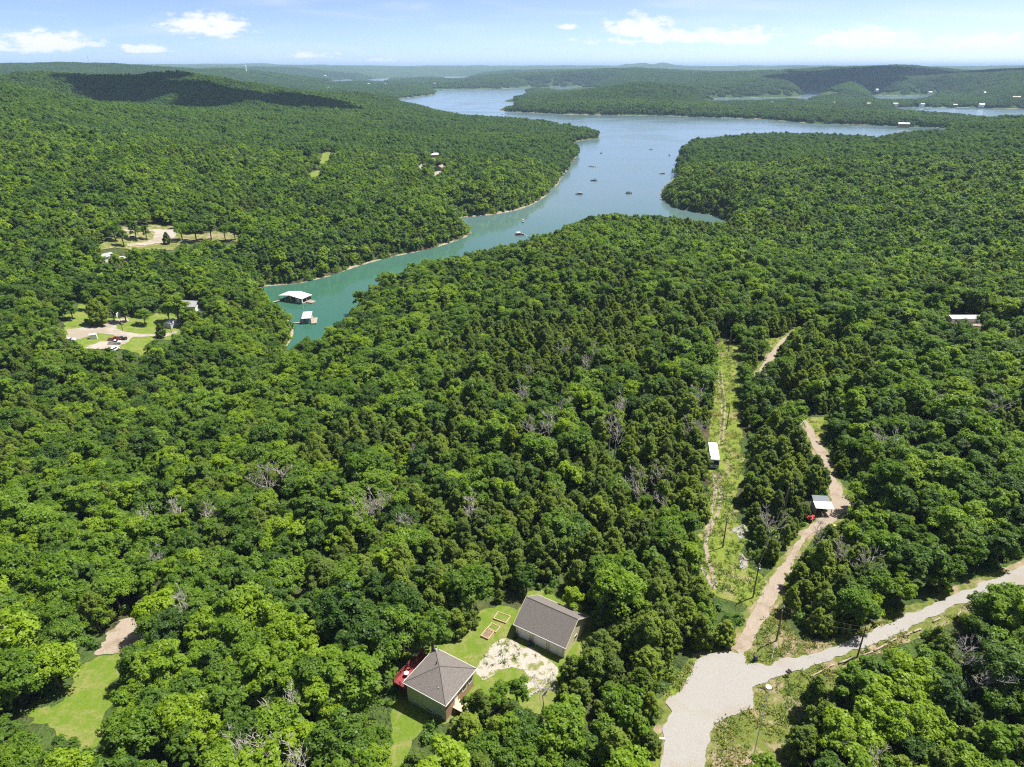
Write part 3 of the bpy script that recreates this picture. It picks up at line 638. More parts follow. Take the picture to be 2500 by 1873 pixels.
CAMPROAD = [c8(*p) for p in [(420, 172), (700, 180), (860, 170), (1150, 172), (1160, 250), (1100, 330), (1000, 360), (880, 360), (780, 380), (510, 400), (510, 370), (770, 345), (850, 290), (880, 215), (840, 195), (600, 200), (420, 195)]]
FARLAWN1 = [(779, 410), (777, 396), (788, 376), (804, 372), (808, 380), (797, 398), (789, 410)]
FARYARD = [(1021, 416), (1026, 403), (1041, 400), (1040, 408), (1030, 417)]
FARYARD2 = [(1050, 400), (1055, 386), (1070, 386), (1062, 400)]
FARYARD3 = [(1054, 428), (1070, 418), (1079, 420), (1062, 431)]
FARLAWN2 = [(752, 436), (756, 425), (776, 416), (786, 424), (770, 434)]
for nm, px, mt, off, res, mg in (('lawn', HAMLET, 'lawn', 0.25, 4.0, 1.0), ('driveway', DRIVE, 'pale_drive', 0.34, 2.2, 1), ('clearing', CAMP, 'verge', 0.3, 5, 0), ('driveway', CAMPROAD, 'pale_drive', 0.42, 3.0, 0.5),
                             ('lawn', FARLAWN1, 'lawn', 0.5, 5, 3), ('driveway', FARYARD, 'pale_drive', 0.5, 4, 2), ('lawn', FARYARD2, 'lawn', 0.5, 4, 2), ('driveway', FARYARD3, 'pale_drive', 0.5, 4, 2), ('lawn', FARLAWN2, 'lawn', 0.5, 5, 3)):
    sheet(nm, world_poly(px), M[mt], off, res, res * 0.25, 20, margin=mg)
for px, mt in (([(2318, 780), (2400, 780), (2440, 800), (2470, 800), (2480, 812), (2440, 820), (2400, 800), (2318, 796)], 'dirt'), ([(35, 572), (62, 568), (62, 578), (38, 580)], 'pale_drive'), ([(455, 390), (475, 386), (478, 394), (460, 398)], 'pale_drive'),
               ([(480, 428), (505, 436), (500, 444), (478, 436)], 'pale_drive'), ([(543, 745), (585, 738), (588, 752), (550, 762)], 'lawn'), ([(160, 470 + 300), (215, 765), (222, 785), (170, 800)], 'lawn'), ([(820, 565), (830, 562), (828, 572), (815, 574)], 'pale_drive'), ([(806, 360), (820, 352), (822, 358), (810, 364)], 'lawn')):
    P = world_poly(px); sheet('clearing', P, M[mt], 0.4, 4, 0.8, 30, margin=1.5)
# limestone slabs at the meadow edge
for px in ([(1796, 1292), (1812, 1278), (1828, 1292), (1820, 1312), (1804, 1318)], [(1788, 1296), (1796, 1284), (1803, 1290), (1794, 1302)], [(1800, 1360), (1812, 1350), (1824, 1385), (1812, 1392)]):
    sheet('rock_slab', world_poly(px), M['rock'], 0.11, 0.6, 0.3, 31, clear=False)

# ---------------------------------------------------------------- built things
BLOCK = []          # (x, y, radius) that trees must leave free
def block(x, y, r): BLOCK.append((x, y, r))
def pane(parent, name, x0, x1, y0, y1, z0, z1, frame='white', axis='x', t=0.06):
    """window or door leaf lying in a wall: frame part with glass sub-part"""
    f = MB(); w = 0.09
    if axis == 'x':
        for a in ((x0, x1, z0, z0 + w), (x0, x1, z1 - w, z1), (x0, x0 + w, z0 + w, z1 - w), (x1 - w, x1, z0 + w, z1 - w)): f.box(a[0], a[1], y0, y1, a[2], a[3])
        fo = f.build(name, M[frame], parent); MB().box(x0 + w, x1 - w, y0 + 0.02, y1 - 0.02, z0 + w, z1 - w).build('pane', M['glass'], fo)
    else:
        for a in ((y0, y1, z0, z0 + w), (y0, y1, z1 - w, z1), (y0, y0 + w, z0 + w, z1 - w), (y1 - w, y1, z0 + w, z1 - w)): f.box(x0, x1, a[0], a[1], a[2], a[3])
        fo = f.build(name, M[frame], parent); MB().box(x0 + 0.02, x1 - 0.02, y0 + w, y1 - w, z0 + w, z1 - w).build('pane', M['glass'], fo)
    return fo

def build_house():
    gz0 = 34.4; o = thing('house', 'small square house with grey shingled hip roof and sage walls', 'house', (-12.5, 86.25, gz0), R(-31.4)); block(-12.5, 86.25, 6.2); block(-17.5, 90, 4.0)
    e, h, wl = 4.55, 4.58, 4.13
    MB().box(-wl, wl, -wl, wl, 0.4, e + 0.12).build('wall', M['sage_siding'], o)
    MB().box(-wl - .03, wl + .03, -wl - .03, wl + .03, -1.6, 0.42).build('foundation', M['concrete'], o)
    MB().box(wl, wl + 0.035, -wl + .02, wl - .02, 0.44, e + 0.1).build('front_wall', M['tan_siding'], o)['label'] = 'brown front wall under the eave'
    r = MB(); ap = (0.0, 0.0, e + 2.2); cs = [(-h, -h, e), (h, -h, e), (h, h, e), (-h, h, e)]
    for i in range(4): r.poly([cs[i], cs[(i + 1) % 4], ap])
    r.poly([(x, y, e - 0.04) for x, y, _ in cs][::-1])
    rf = r.build('roof', M['shingle'], o)
    for i in range(4):
        a = Vector(cs[i]) + Vector((0, 0, .03)); b = Vector(ap) + Vector((0, 0, .03)); MB().tube([a.lerp(b, .01), b], 0.075, 5).build('hip_cap', M['shingle'], rf)
    for x0, x1, y0, y1 in ((-h - .03, h + .03, -h - .05, -h), (-h - .03, h + .03, h, h + .05), (-h - .05, -h, -h, h), (h, h + .05, -h, h)):
        MB().box(x0, x1, y0, y1, e - 0.2, e + 0.015).build('fascia', M['white'], o)
    v = MB(); v.tube([(-1.05, 0.45, e + 1.5), (-1.05, 0.45, e + 2.25)], 0.10, 8); v.build('vent_pipe', M['black'], rf)
    c = MB(); c.box(-4.1, -3.65, 3.75, 4.2, e + 0.1, e + 0.75); c.box(-4.15, -3.6, 3.7, 4.25, e + 0.75, e + 0.85); c.build('flue', M['white'], rf)
    v = MB(); v.tube([(1.9, -2.9, e + .7), (1.9, -2.9, e + 1.05)], 0.06, 8); v.build('vent_pipe', M['grey_metal'], rf)
    for x0, x1 in ((-0.2, 1.3), (2.1, 3.5)): pane(o, 'basement_window', x0, x1, -wl - 0.10, -wl - 0.03, 0.45, 1.0, 'white')
    for y0, y1 in ((0.6, 1.9), (2.5, 3.7)): pane(o, 'window', wl + 0.035, wl + 0.10, y0, y1, 2.3, 3.6, 'white', 'y')
    d = MB().box(wl + 0.035, wl + 0.085, -1.7, -0.75, 1.62, 3.7).build('door', M['white'], o); MB().tube([(wl + .085, -1.6, 2.6), (wl + .16, -1.6, 2.6)], 0.04, 6).build('handle', M['chrome'], d)
    # red deck along the back
    dk = MB().box(-7.6, -wl - .01, -3.9, 4.1, 2.15, 2.32).build('deck', M['red_deck'], o)
    for x, y in ((-7.45, -3.75), (-7.45, 0.1), (-7.45, 3.95), (-4.6, -3.75), (-4.6, 3.95), (-6.0, 3.95), (-6.0, -3.75), (-7.45, 2.0), (-7.45, -1.8)):
        MB().box(x - .07, x + .07, y - .07, y + .07, -1.2, 3.25).build('rail_post', M['red_deck'], dk)
    for z in (2.55, 2.85, 3.2):
        q = MB(); q.box(-7.49, -7.41, -3.6, 3.9, z, z + .07); q.box(-7.38, -4.2, 3.91, 3.99, z, z + .07); q.box(-7.38, -4.2, -3.79, -3.71, z, z + .07); q.build('rail', M['red_deck'], dk)
    # entrance landing and steps
    st = MB().box(wl + .04, 6.0, -2.2, -0.2, 1.45, 1.6).build('landing', M['pale_wood'], o)
    for x, y in ((5.85, -2.05), (5.85, -0.35), (4.4, -2.05)): MB().box(x - .06, x + .06, y - .06, y + .06, -.6, 1.45).build('post', M['pale_wood'], st)
    for i in range(4): MB().box(6.02 + .33 * i, 6.34 + .33 * i, -2.2, -0.2, 1.15 - .3 * i, 1.22 - .3 * i).build('step', M['pale_wood'], st)
    MB().box(5.0, 7.6, -3.6, -2.25, 0.22, 0.34).build('lower_landing', M['pale_wood'], o)
    return o
HOUSE = build_house()

def local(o, x, y, z=0.0):
    c, s = math.cos(o.rotation_euler.z), math.sin(o.rotation_euler.z); return (o.location.x + c * x - s * y, o.location.y + s * x + c * y, o.location.z + z)
def patio():
    t = thing('patio_table', 'small round white table on the red deck', 'table', local(HOUSE, -6.3, -1.6, 2.32)); MB().tube([(0, 0, .70), (0, 0, .74)], 0.45, 14).build('table_top', M['white'], t); MB().tube([(0, 0, 0), (0, 0, .7)], 0.05, 6).build('leg', M['white'], t)
    t = thing('patio_chair', 'white chair at the near end of the red deck', 'chair', local(HOUSE, -5.2, -3.0, 2.32), 0.6)
    MB().box(-.28, .28, -.28, .28, .40, .46).build('seat', M['white'], t); MB().box(-.28, .28, .24, .30, .46, .98).build('backrest', M['white'], t)
    for x in (-.25, .25):
        for y in (-.25, .25): MB().box(x - .025, x + .025, y - .025, y + .025, 0, .40).build('leg', M['white'], t)
patio()

def build_garage():
    o = thing('garage', 'cream three-door garage with steep grey shingled gable roof', 'garage', (7.62, 100.8, 34.45), R(-32.1))
    for x in (-4, 0, 4):
        q = local(o, x, 0); block(q[0], q[1], 5.6)
    hx, hy, e, rz = 5.7, 4.77, 2.9, 6.1; wx, wy = 5.32, 4.38; sl = (rz - e) / hy; tz = rz - wy * sl - 0.12
    w = MB(); A = [(-wx, -wy, -.6), (-wx, wy, -.6), (-wx, wy, tz), (-wx, 0, rz - .14), (-wx, -wy, tz)]
    w.loft([A, [(wx, y, z) for _, y, z in A]]); w.build('wall', M['cream_siding'], o)
    for nm, sg in (('roof', -1), ('roof', 1)):
        r = MB(); q = [(-hx, sg * hy, e), (hx, sg * hy, e), (hx, 0, rz), (-hx, 0, rz)]; r.prism(q if sg < 0 else q[::-1], (0, 0, 0.12)); rf = r.build('roof_slope', M['shingle'], o)
        MB().box(-hx, hx, min(sg * hy, sg * (hy + .06)), max(sg * hy, sg * (hy + .06)), e - .16, e + .10).build('gutter', M['white'], rf)
        for x in (-hx - .05, hx):
            f = MB(); f.prism([(x, sg * (hy + .05), e - .14), (x + .05, sg * (hy + .05), e - .14), (x + .05, 0, rz - .10), (x, 0, rz - .10)] if sg < 0 else [(x, 0, rz - .10), (x + .05, 0, rz - .10), (x + .05, sg * (hy + .05), e - .14), (x, sg * (hy + .05), e - .14)], (0, 0, .24)); f.build('bargeboard', M['cream_trim'], rf)
    MB().tube([(-hx, 0, rz + .10), (hx, 0, rz + .10)], 0.10, 6).build('ridge_cap', M['shingle'], o)
    for x in (-3.55, 0.0, 3.55):
        d = MB().box(x - 1.38, x + 1.38, -wy - .05, -wy, 0.0, 2.28).build('garage_door', M['white'], o)
        for k in range(4): MB().box(x - 1.36, x + 1.36, -wy - .085, -wy - .05, 0.03 + .565 * k, 0.56 + .565 * k, 0.012).build('panel', M['white'], d)
    for x in (-5.13, -1.775, 1.775, 5.13): MB().box(x - .17, x + .17, -wy - .07, -wy - .002, 0.0, 2.5).build('door_post', M['cream_trim'], o)
    pane(o, 'side_window', wx + .002, wx + .06, -0.4, 0.6, 1.0, 2.0, 'cream_trim', 'y')
    d = MB().box(wx + .002, wx + .06, 1.6, 2.5, -.1, 1.95).build('side_door', M['cream_trim'], o); MB().tube([(wx + .06, 1.7, .95), (wx + .13, 1.7, .95)], .04, 6).build('handle', M['chrome'], d)
    MB().box(-5.3, 5.3, -wy - 1.1, -wy - .1, -.3, 0.03).build('apron', M['concrete'], o)
    return o
GARAGE = build_garage()

def bin_(loc, rz, label, body='black', lid='black', h=1.05):
    t = thing('wheelie_bin', label, 'bin', loc, rz, 'rubbish bins'); a, b = .24, .31
    m = MB(); m.loft([[(-a, -a, .08), (a, -a, .08), (a, a, .08), (-a, a, .08)], [(-b, -b, h), (b, -b, h), (b, b, h), (-b, b, h)]]); m.build('body', M[body], t)
    l = MB(); l.loft([[(-b - .03, -b - .05, h), (b + .03, -b - .05, h), (b + .03, b + .05, h), (-b - .03, b + .05, h)], [(-b + .04, -b + .05, h + .10), (b - .04, -b + .05, h + .10), (b - .04, b, h + .13), (-b + .04, b, h + .13)]]); l.build('lid', M[lid], t)
    for x in (-.27, .27): MB().tube([(x - .03, .27, .12), (x + .03, .27, .12)], .12, 10).build('wheel', M['tyre'], t)
    return t
def at_px(u, v): return tuple(G(u, v))
bin_(local(GARAGE, -5.0, -5.2), R(-32), 'black bin at the left end of the garage front')
bin_(local(GARAGE, -1.75, -5.25), R(-32), 'blue bin between the left and middle garage doors', 'blue', 'black')
bin_(at_px(1843, 1614), 0.4, 'dark blue bin on the grass corner of the junction', 'blue', 'black', 1.2)
bin_(at_px(1769, 1582), 0.2, 'blue bin in tree shade at the mouth of the track', 'blue', 'blue')

def garden_bed(px, label, green):
    P = [G(*p) for p in px]; c = sum(P) / 4; e1 = (P[3] - P[0]); L = np.linalg.norm(P[3][:2] - P[0][:2]); W = np.linalg.norm(P[1][:2] - P[0][:2]); t = thing('garden_bed', label, 'garden bed', (c[0], c[1], c[2] + .04), math.atan2(e1[1], e1[0]), 'raised garden beds')
    L, W = L / 2, W / 2
    for a in ((-L, L, -W, -W + .1), (-L, L, W - .1, W), (-L, -L + .1, -W + .1, W - .1), (L - .1, L, -W + .1, W - .1)): MB().box(*a, 0, .42).build('board', M['pale_wood'], t)
    MB().box(-L + .1, L - .1, -W + .1, W - .1, 0.02, .30).build('soil', M['lawn'] if green else M['soil'], t)
garden_bed([(1203, 1513), (1218, 1499), (1248, 1507), (1234, 1524)], 'largest raised garden bed, nearest the garage corner', True)
garden_bed([(1189, 1537), (1200, 1525), (1223, 1533), (1210, 1547)], 'middle raised garden bed filled with green plants', True)
garden_bed([(1173, 1555), (1188, 1538.5), (1207, 1548), (1192, 1563)], 'lowest raised garden bed with bare brown soil', False)

def stone_border():
    px = [(1287, 1703), (1294, 1697), (1302, 1692), (1310, 1688), (1318, 1685), (1326, 1683), (1334, 1682), (1342, 1682), (1350, 1684), (1357, 1687)]
    t = thing('stone_border', 'curved pale stone edging round the lawn with the bare tree', 'edging', tuple(G(*px[0])))
    for i, p in enumerate(px):
        for k in range(2):
            q = G(p[0] + 4 * k, p[1] - 1.5 * k * (1 if i < 5 else -1)) - np.array(t.location); m = MB(); a, b, c = random.uniform(.22, .34), random.uniform(.16, .22), random.uniform(.16, .24)
            m.box(-a, a, -b, b, -.08, c, .06); s = m.build('stone', M['rock'], t); s.location = q; s.rotation_euler.z = random.uniform(-.5, .5)
stone_border()

def utility_pole(u, v, h, label, arm=True, transformer=False, rz=0.3):
    p = at_px(u, v); t = thing('utility_pole', label, 'utility pole', p, rz, 'utility poles'); block(p[0], p[1], 1.2)
    MB().tube([(0, 0, -.5), (0, 0, h)], [.17, .115], 8).build('pole', M['pole_wood'], t)
    if arm:
        a = MB().box(-.75, .75, -.06, .06, h - .75, h - .63).build('crossarm', M['pole_wood'], t)
        for x in (-.65, .65): MB().tube([(x, 0, h - .63), (x, 0, h - .42)], .06, 6).build('insulator', M['grey_metal'], a)
    MB().tube([(0, 0, h), (0, 0, h + .22)], .06, 6).build('insulator', M['grey_metal'], t)
    if transformer: MB().tube([(.32, 0, h - 1.9), (.32, 0, h - 1.05)], .24, 10).build('transformer', M['grey_metal'], t)
    return Vector((p[0], p[1], p[2] + h))
PT = {}
PT[1] = utility_pole(1895, 1565, 8.6, 'dark utility pole on the grass between the track and the right road', True, False, 0.9)
PT[2] = utility_pole(2092.6, 1604.8, 7.4, 'dark utility pole below the right road among the logs', False, False)
PT[3] = utility_pole(1838, 1459, 8.6, 'utility pole at the left edge of the dirt track', True, True, 0.7)
PT[4] = utility_pole(1764.3, 1336.6, 8.2, 'utility pole at the lower end of the meadow', False)
PT[5] = utility_pole(1773.6, 1048, 8.2, 'thin utility pole in the middle of the meadow above the motorhome', False)
PT[6] = utility_pole(1777.5, 861, 9.3, 'utility pole at the far top of the meadow', False)
PT[7] = utility_pole(2330, 770, 7.4, 'grey utility pole behind the white trailer home', True)
PT[8] = utility_pole(300, 808, 8.8, 'pale utility pole on the hamlet lawn', False)
PT[9] = utility_pole(419, 814, 6.0, 'short utility pole beside the dark grey shed', False)
_p10 = G(1912, 1270, 0.0); PT[10] = utility_pole(1911, 1268, 9.0, 'utility pole rising out of the trees left of the shed', False)
def wire(a, b, label, sag=0.6, r=0.013):
    n = 14; a, b = Vector(a), Vector(b); pts = [a.lerp(b, i / n) - Vector((0, 0, sag * 4 * (i / n) * (1 - i / n))) for i in range(n + 1)]
    o = thing('power_line', label, 'wire', tuple(a), 0, 'overhead wires'); MB().tube([p - a for p in pts], r, 4).build('wire', M['pole_wood'], o)
wire(PT[1], PT[2], 'upper wire between the two poles at the right road'); wire(PT[1] - Vector((0, 0, 1.1)), PT[2] - Vector((0, 0, .9)), 'lower wire between the two poles at the right road', .8)
wire(PT[1] + Vector((0, 0, .1)), PT[3], 'wire along the lower track between two poles'); wire(PT[3], PT[10], 'wire from the track pole up to the pole in the trees', .4)
wire(PT[3] - Vector((.3, 0, .5)), PT[4], 'wire from the track pole to the lowest meadow pole'); wire(PT[3] - Vector((.3, 0, 1.2)), PT[4] - Vector((0, 0, 1)), 'lower wire from the track pole to the lowest meadow pole')
wire(PT[4], PT[5], 'wire over the lower meadow'); wire(PT[5], PT[6], 'wire over the upper meadow')
wire(PT[7], PT[7] + Vector((-95, 40, 2)), 'wire running left from the pole behind the trailer', 1.2)
wire(PT[8], PT[9], 'wire between the two hamlet poles', .5)
def guy(u, v, top, label, mat='grey_metal'):
    p = at_px(u, v); o = thing('guy_wire', label, 'wire', p, 0, 'guy wires'); d = Vector(top) - Vector(p); MB().tube([(0, 0, 0), d], .012, 4).build('wire', M['pole_wood'], o); MB().tube([(0, 0, 0), d * .3], .04, 6).build('guard', M[mat], o)
guy(1883, 1613, PT[1] - Vector((0, 0, 1.2)), 'guy wire with pale guard below the junction pole', 'lamp_white'); guy(1763, 1385, PT[4] - Vector((0, 0, 1)), 'guy wire with yellow guard below the lowest meadow pole', 'yellow_guard')

def antenna():
    p = G(1836, 1862); t = thing('antenna_mast', 'tall thin pale mast with a white dish on the grass bank', 'mast', tuple(p)); h = float(CAM_Z + ray(1867, 1676)[2] * math.hypot(p[0], p[1]) / math.hypot(*ray(1867, 1676)[:2]) - p[2])
    MB().tube([(0, 0, -.5), (0, 0, h)], [.075, .05], 8).build('pole', M['lamp_white'], t)
    d = MB(); d.loft([[(math.cos(a) * r, math.sin(a) * r, h + z) for a in np.linspace(0, 2 * math.pi, 13)[:-1]] for r, z in ((.10, .0), (.34, .07), (.42, .20))]); di = d.build('dish', M['lamp_white'], t)
    MB().tube([(0, 0, h + .18), (0, 0, h + .40)], .04, 6).build('feed', M['lamp_white'], di)
antenna()
def mailbox(u, v, label, mat, post, rz):
    t = thing('mailbox', label, 'mailbox', at_px(u, v), rz, 'roadside mailboxes'); MB().box(-.06, .06, -.06, .06, -.2, 1.0).build('post', M[post], t)
    s = [(-.18, .0), (.18, .0), (.18, .18), (.11, .29), (-.11, .29), (-.18, .18)]; m = MB(); m.loft([[(x, -.38, 1.0 + z) for x, z in s], [(x, .38, 1.0 + z) for x, z in s]]); b = m.build('box', M[mat], t); MB().box(-.165, .165, -.41, -.385, 1.02, 1.24).build('door', M[mat], b); MB().box(.185, .20, .0, .05, 1.1, 1.4).build('flag', M['red_paint'], b)
mailbox(1921, 1652, 'dark grey mailbox on a white post beside the right road', 'black', 'lamp_white', 0.9); mailbox(1926, 1649, 'black mailbox next to the white-posted one', 'black', 'grey_wood', 0.5)
mailbox(1614, 1815, 'white mailbox on a black post left of the gravel road', 'lamp_white', 'black', 1.4)

def c4(x, y): return (1900 + x / 3.687, 1480 + y / 3.687)
def build_logs():
    S = [((290, 640), (395, 588)), ((400, 585), (500, 533)), ((540, 522), (690, 468)), ((750, 455), (850, 415)), ((858, 411), (980, 345)), ((1000, 330), (1060, 300)), ((1130, 275), (1200, 243)), ((1212, 240), (1280, 215)), ((1390, 150), (1450, 115)), ((1610, 95), (1640, 55)), ((2060, -110), (2140, -145)), ((2150, -150), (2212, -165))]
    lab = ['log at the left end of the roadside row', 'thin log second from the left of the roadside row', 'pale log just left of the right-road utility pole', 'thick pale log just right of the right-road utility pole', 'long log right of the thick pale log', 'short log past the long one beside the road', 'log beyond the gap in the roadside row', 'reddish end log of the middle roadside run', 'short pale log by the bend of the right road', 'stub of log lying across the bank near the bend', 'grey log near the right picture edge', 'last log at the right picture edge']
    for (a, b), l in zip(S, lab):
        p, q = G(*c4(*a)), G(*c4(*b)); d = Vector(q - p); r = random.uniform(.12, .19); o = thing('log', l, 'log', tuple(p), 0, 'logs laid along the road'); n = 5
        m = MB(); m.tube([d * (i / n) + Vector((random.uniform(-.05, .05), random.uniform(-.05, .05), r + .1)) for i in range(n + 1)], [r * random.uniform(.85, 1.1) for _ in range(n + 1)], 8); m.build('trunk', M['log_wood'], o, True)
build_logs()

def wheel(t, x, y, z, r=.38, w=.24):
    o = MB().tube([(x, y - w / 2, z), (x, y + w / 2, z)], r, 14).build('wheel', M['tyre'], t); MB().tube([(x, y - w / 2 - .01, z), (x, y + w / 2 + .01, z)], r * .55, 10).build('rim', M['chrome'], o)
def motorhome():
    a = G(1743, 1146); t = thing('motorhome', 'white motorhome parked nose towards the viewer on the meadow edge', 'motorhome', (a[0], a[1], a[2] + .05), math.atan2(-9.3, -1.75)); block(a[0] + .9, a[1] + 2, 2.6); block(a[0] + 1.6, a[1] + 7.5, 2.8)
    L, W, z0, z1 = 9.6, 1.22, .45, 3.15      # nose at local x = 0, body runs back along -x
    pr = [(0.0, z0), (0.05, 1.3), (-.45, z1 - .35), (-.75, z1), (-L, z1), (-L - .05, z1 - .2), (-L - .05, z0)]
    m = MB(); m.loft([[(x, -W, z) for x, z in pr], [(x, W, z) for x, z in pr]]); b = m.build('body', M['white'], t)
    s = MB(); s.loft([[(-.02, -W + .1, 1.45), (-.37, -W + .1, z1 - .5), (-.40, -W + .1, z1 - .52), (-.06, -W + .1, 1.43)], [(-.02, W - .1, 1.45), (-.37, W - .1, z1 - .5), (-.40, W - .1, z1 - .52), (-.06, W - .1, 1.43)]]); s.build('windscreen', M['glass'], t).location.x = .06
    MB().box(.05, .12, -W + .05, W - .05, .5, .78).build('bumper', M['grey_metal'], t); MB().box(.04, .08, -.5, .5, .9, 1.2).build('grille', M['black'], t)
    for y in (-.9, .9): MB().box(.05, .10, y - .16, y + .16, .92, 1.15).build('headlight', M['lamp_white'], t)
    for sy in (-1, 1):
        for x0, x1 in ((-2.2, -1.0), (-5.2, -3.6), (-8.4, -7.2)): MB().box(x0, x1, min(sy * W, sy * (W + .02)), max(sy * W, sy * (W + .02)), 1.6, 2.35).build('window', M['glass'], t)
        MB().box(-L, -.3, min(sy * W, sy * (W + .012)), max(sy * W, sy * (W + .012)), 1.05, 1.22).build('stripe', M['grey_metal'], t)
        for x in (-1.5, -6.9): wheel(t, x, sy * (W - .18), .42, .42)
    for x, y in ((-2.8, 0), (-6.6, .1)): MB().box(x - .45, x + .45, y - .35, y + .35, z1 + .002, z1 + .28, .06).build('roof_unit', M['lamp_white'], t)
    for x, y in ((-4.4, .5), (-8.2, -.4), (-1.6, -.5)): MB().box(x - .2, x + .2, y - .2, y + .2, z1 + .002, z1 + .1).build('roof_vent', M['grey_metal'], t)
motorhome()

def shed_site():
    p = G(2003, 1248); t = thing('shed', 'open shed with white and dark metal roof beside the dirt track', 'shed', (p[0], p[1], p[2]), R(-6)); t.scale = (.82, .82, .95); block(p[0], p[1] + 2, 4.2); block(p[0] + 3, p[1], 2.5)
    for x in (-2.2, 0, 2.2):
        for y in (-2.3, 2.3): MB().box(x - .08, x + .08, y - .08, y + .08, -.2, 2.5).build('post', M['pole_wood'], t)
    MB().box(-2.15, 2.15, 2.36, 2.42, 0, 2.4).build('back_wall', M['grey_wood'], t); MB().box(-2.36, -2.29, -2.2, 2.2, 0, 2.4).build('side_wall', M['grey_wood'], t)
    a = MB(); a.prism([(-2.6, -2.9, 2.45), (2.6, -2.9, 2.45), (2.6, .4, 2.75), (-2.6, .4, 2.75)], (0, 0, .06)); a.build('roof_sheet', M['white_metal'], t)['label'] = 'white lower roof half'
    a = MB(); a.prism([(-2.5, .42, 2.78), (2.5, .42, 2.78), (2.3, 3.2, 3.0), (-2.3, 3.2, 3.0)], (0, 0, .06)); a.build('roof_sheet', M['dark_metal_roof'], t)['label'] = 'dark upper roof half'
    q = G(2014, 1243); c = thing('golf_cart', 'small white cart parked at the corner of the shed', 'cart', tuple(q), R(70))
    MB().box(-1.1, 1.1, -.55, .55, .35, .75, .08).build('body', M['white_paint'], c); MB().box(-.75, .75, -.58, .58, 1.75, 1.82).build('canopy', M['lamp_white'], c); MB().box(-.3, .2, -.5, .5, .76, .95, .04).build('seat', M['black'], c); MB().box(-.4, -.3, -.5, .5, .9, 1.35).build('backrest', M['black'], c)
    for x in (-.7, .7):
        for y in (-.5, .5): MB().box(x - .03, x + .03, y - .03, y + .03, .75, 1.75).build('post', M['grey_metal'], c)
    for x in (-.75, .75):
        for y in (-.5, .5): wheel(c, x, y, .24, .24, .18)
    q = G(1978, 1272); c = thing('tractor', 'small red tractor half under the trees by the track', 'tractor', tuple(q), R(40)); block(q[0], q[1], 1.6)
    MB().box(.1, 1.35, -.32, .32, .6, 1.15, .08).build('bonnet', M['red_paint'], c); MB().box(-.7, .1, -.4, .4, .5, .8, .05).build('chassis', M['red_paint'], c); MB().box(-.6, -.15, -.25, .25, .85, .95).build('seat', M['black'], c); MB().box(-.65, -.58, -.25, .25, .95, 1.3).build('backrest', M['black'], c)
    for y in (-.55, .55): wheel(c, -.45, y, .55, .55, .3); wheel(c, 1.0, y, .32, .32, .2); MB().box(-.95, .05, y - .16, y + .16, 1.12, 1.17).build('fender', M['red_paint'], c)
    MB().tube([(.1, 0, 1.0), (-.05, 0, 1.35)], .03, 5).build('steering_column', M['black'], c)
    q = G(2043, 1284); c = thing('kayak', 'yellow kayak lying at the right edge of the track', 'kayak', (q[0], q[1], q[2] + .12), R(15)); block(q[0], q[1], 2.2)
    m = MB(); m.loft([[(x, math.cos(k) * w, .18 + math.sin(k) * h + .12 * (x / 1.4) ** 4) for k in np.linspace(0, 2 * math.pi, 9)[:-1]] for x, w, h in ((-1.4, .03, .03), (-1.0, .22, .12), (-.3, .34, .17), (.3, .34, .17), (1.0, .22, .12), (1.4, .03, .03))]); b = m.build('hull', M['yellow'], c, True); MB().box(-.45, .35, -.2, .2, .33, .37).build('cockpit', M['black'], b)
    for i, (u, v) in enumerate(((2077, 1214), (2083, 1217), (2086, 1212), (2080, 1221), (2092, 1215))):
        q = G(u, v); m = MB(); a = random.uniform(.3, .6); m.box(-a, a, -a * .7, a * .7, -.1, a * .8, .12); o = tag(m.build('boulder', M['rock']), ['pale boulder at the left of the heap by the track bend', 'pale boulder in front of the heap by the track bend', 'pale boulder at the back of the heap by the track bend', 'pale boulder lowest in the heap by the track bend', 'pale boulder at the right of the heap by the track bend'][i], 'boulder', 'boulders at the track bend'); o.location = q; o.rotation_euler = (random.uniform(-.3, .3), random.uniform(-.3, .3), random.uniform(0, 3))
shed_site()

def gable_house(name, label, cat, loc, rz, L, W, h, rh, wall, roof, over=.4, windows=True, door=True, group=None, low=1.0):
    o = thing(name, label, cat, loc, rz, group); block(loc[0], loc[1], max(L, W) * .55 + 1); L, W = L / 2, W / 2
    A = [(-L, -W, -low), (-L, W, -low), (-L, W, h), (-L, 0, h + rh), (-L, -W, h)]; MB().loft([A, [(L, y, z) for _, y, z in A]]).build('wall', M[wall], o)
    sl = rh / W
    for sg in (-1, 1):
        q = [(-L - over, sg * (W + over), h - over * sl + .03), (L + over, sg * (W + over), h - over * sl + .03), (L + over, 0, h + rh + .03), (-L - over, 0, h + rh + .03)]
        MB().prism(q if sg < 0 else q[::-1], (0, 0, .14)).build('roof_slope', M[roof], o)
    if windows:
        n = max(1, int(L * 2 / 3.2))
        for sg in (-1, 1):
            for i in range(n):
                x = -L + (i + .5) * 2 * L / n
                if door and sg < 0 and i == n // 2: continue
                y = sg * (W + .03); pane(o, 'window', x - .55, x + .55, y - .03, y + .03, h * .42, h * .82, 'white')
    if door: MB().box(-.45 + (0 if max(1, int(L * 2 / 3.2)) % 2 else .0), .45, -W - .06, -W - .002, 0, 2.05).build('door', M['white'], o)
    return o
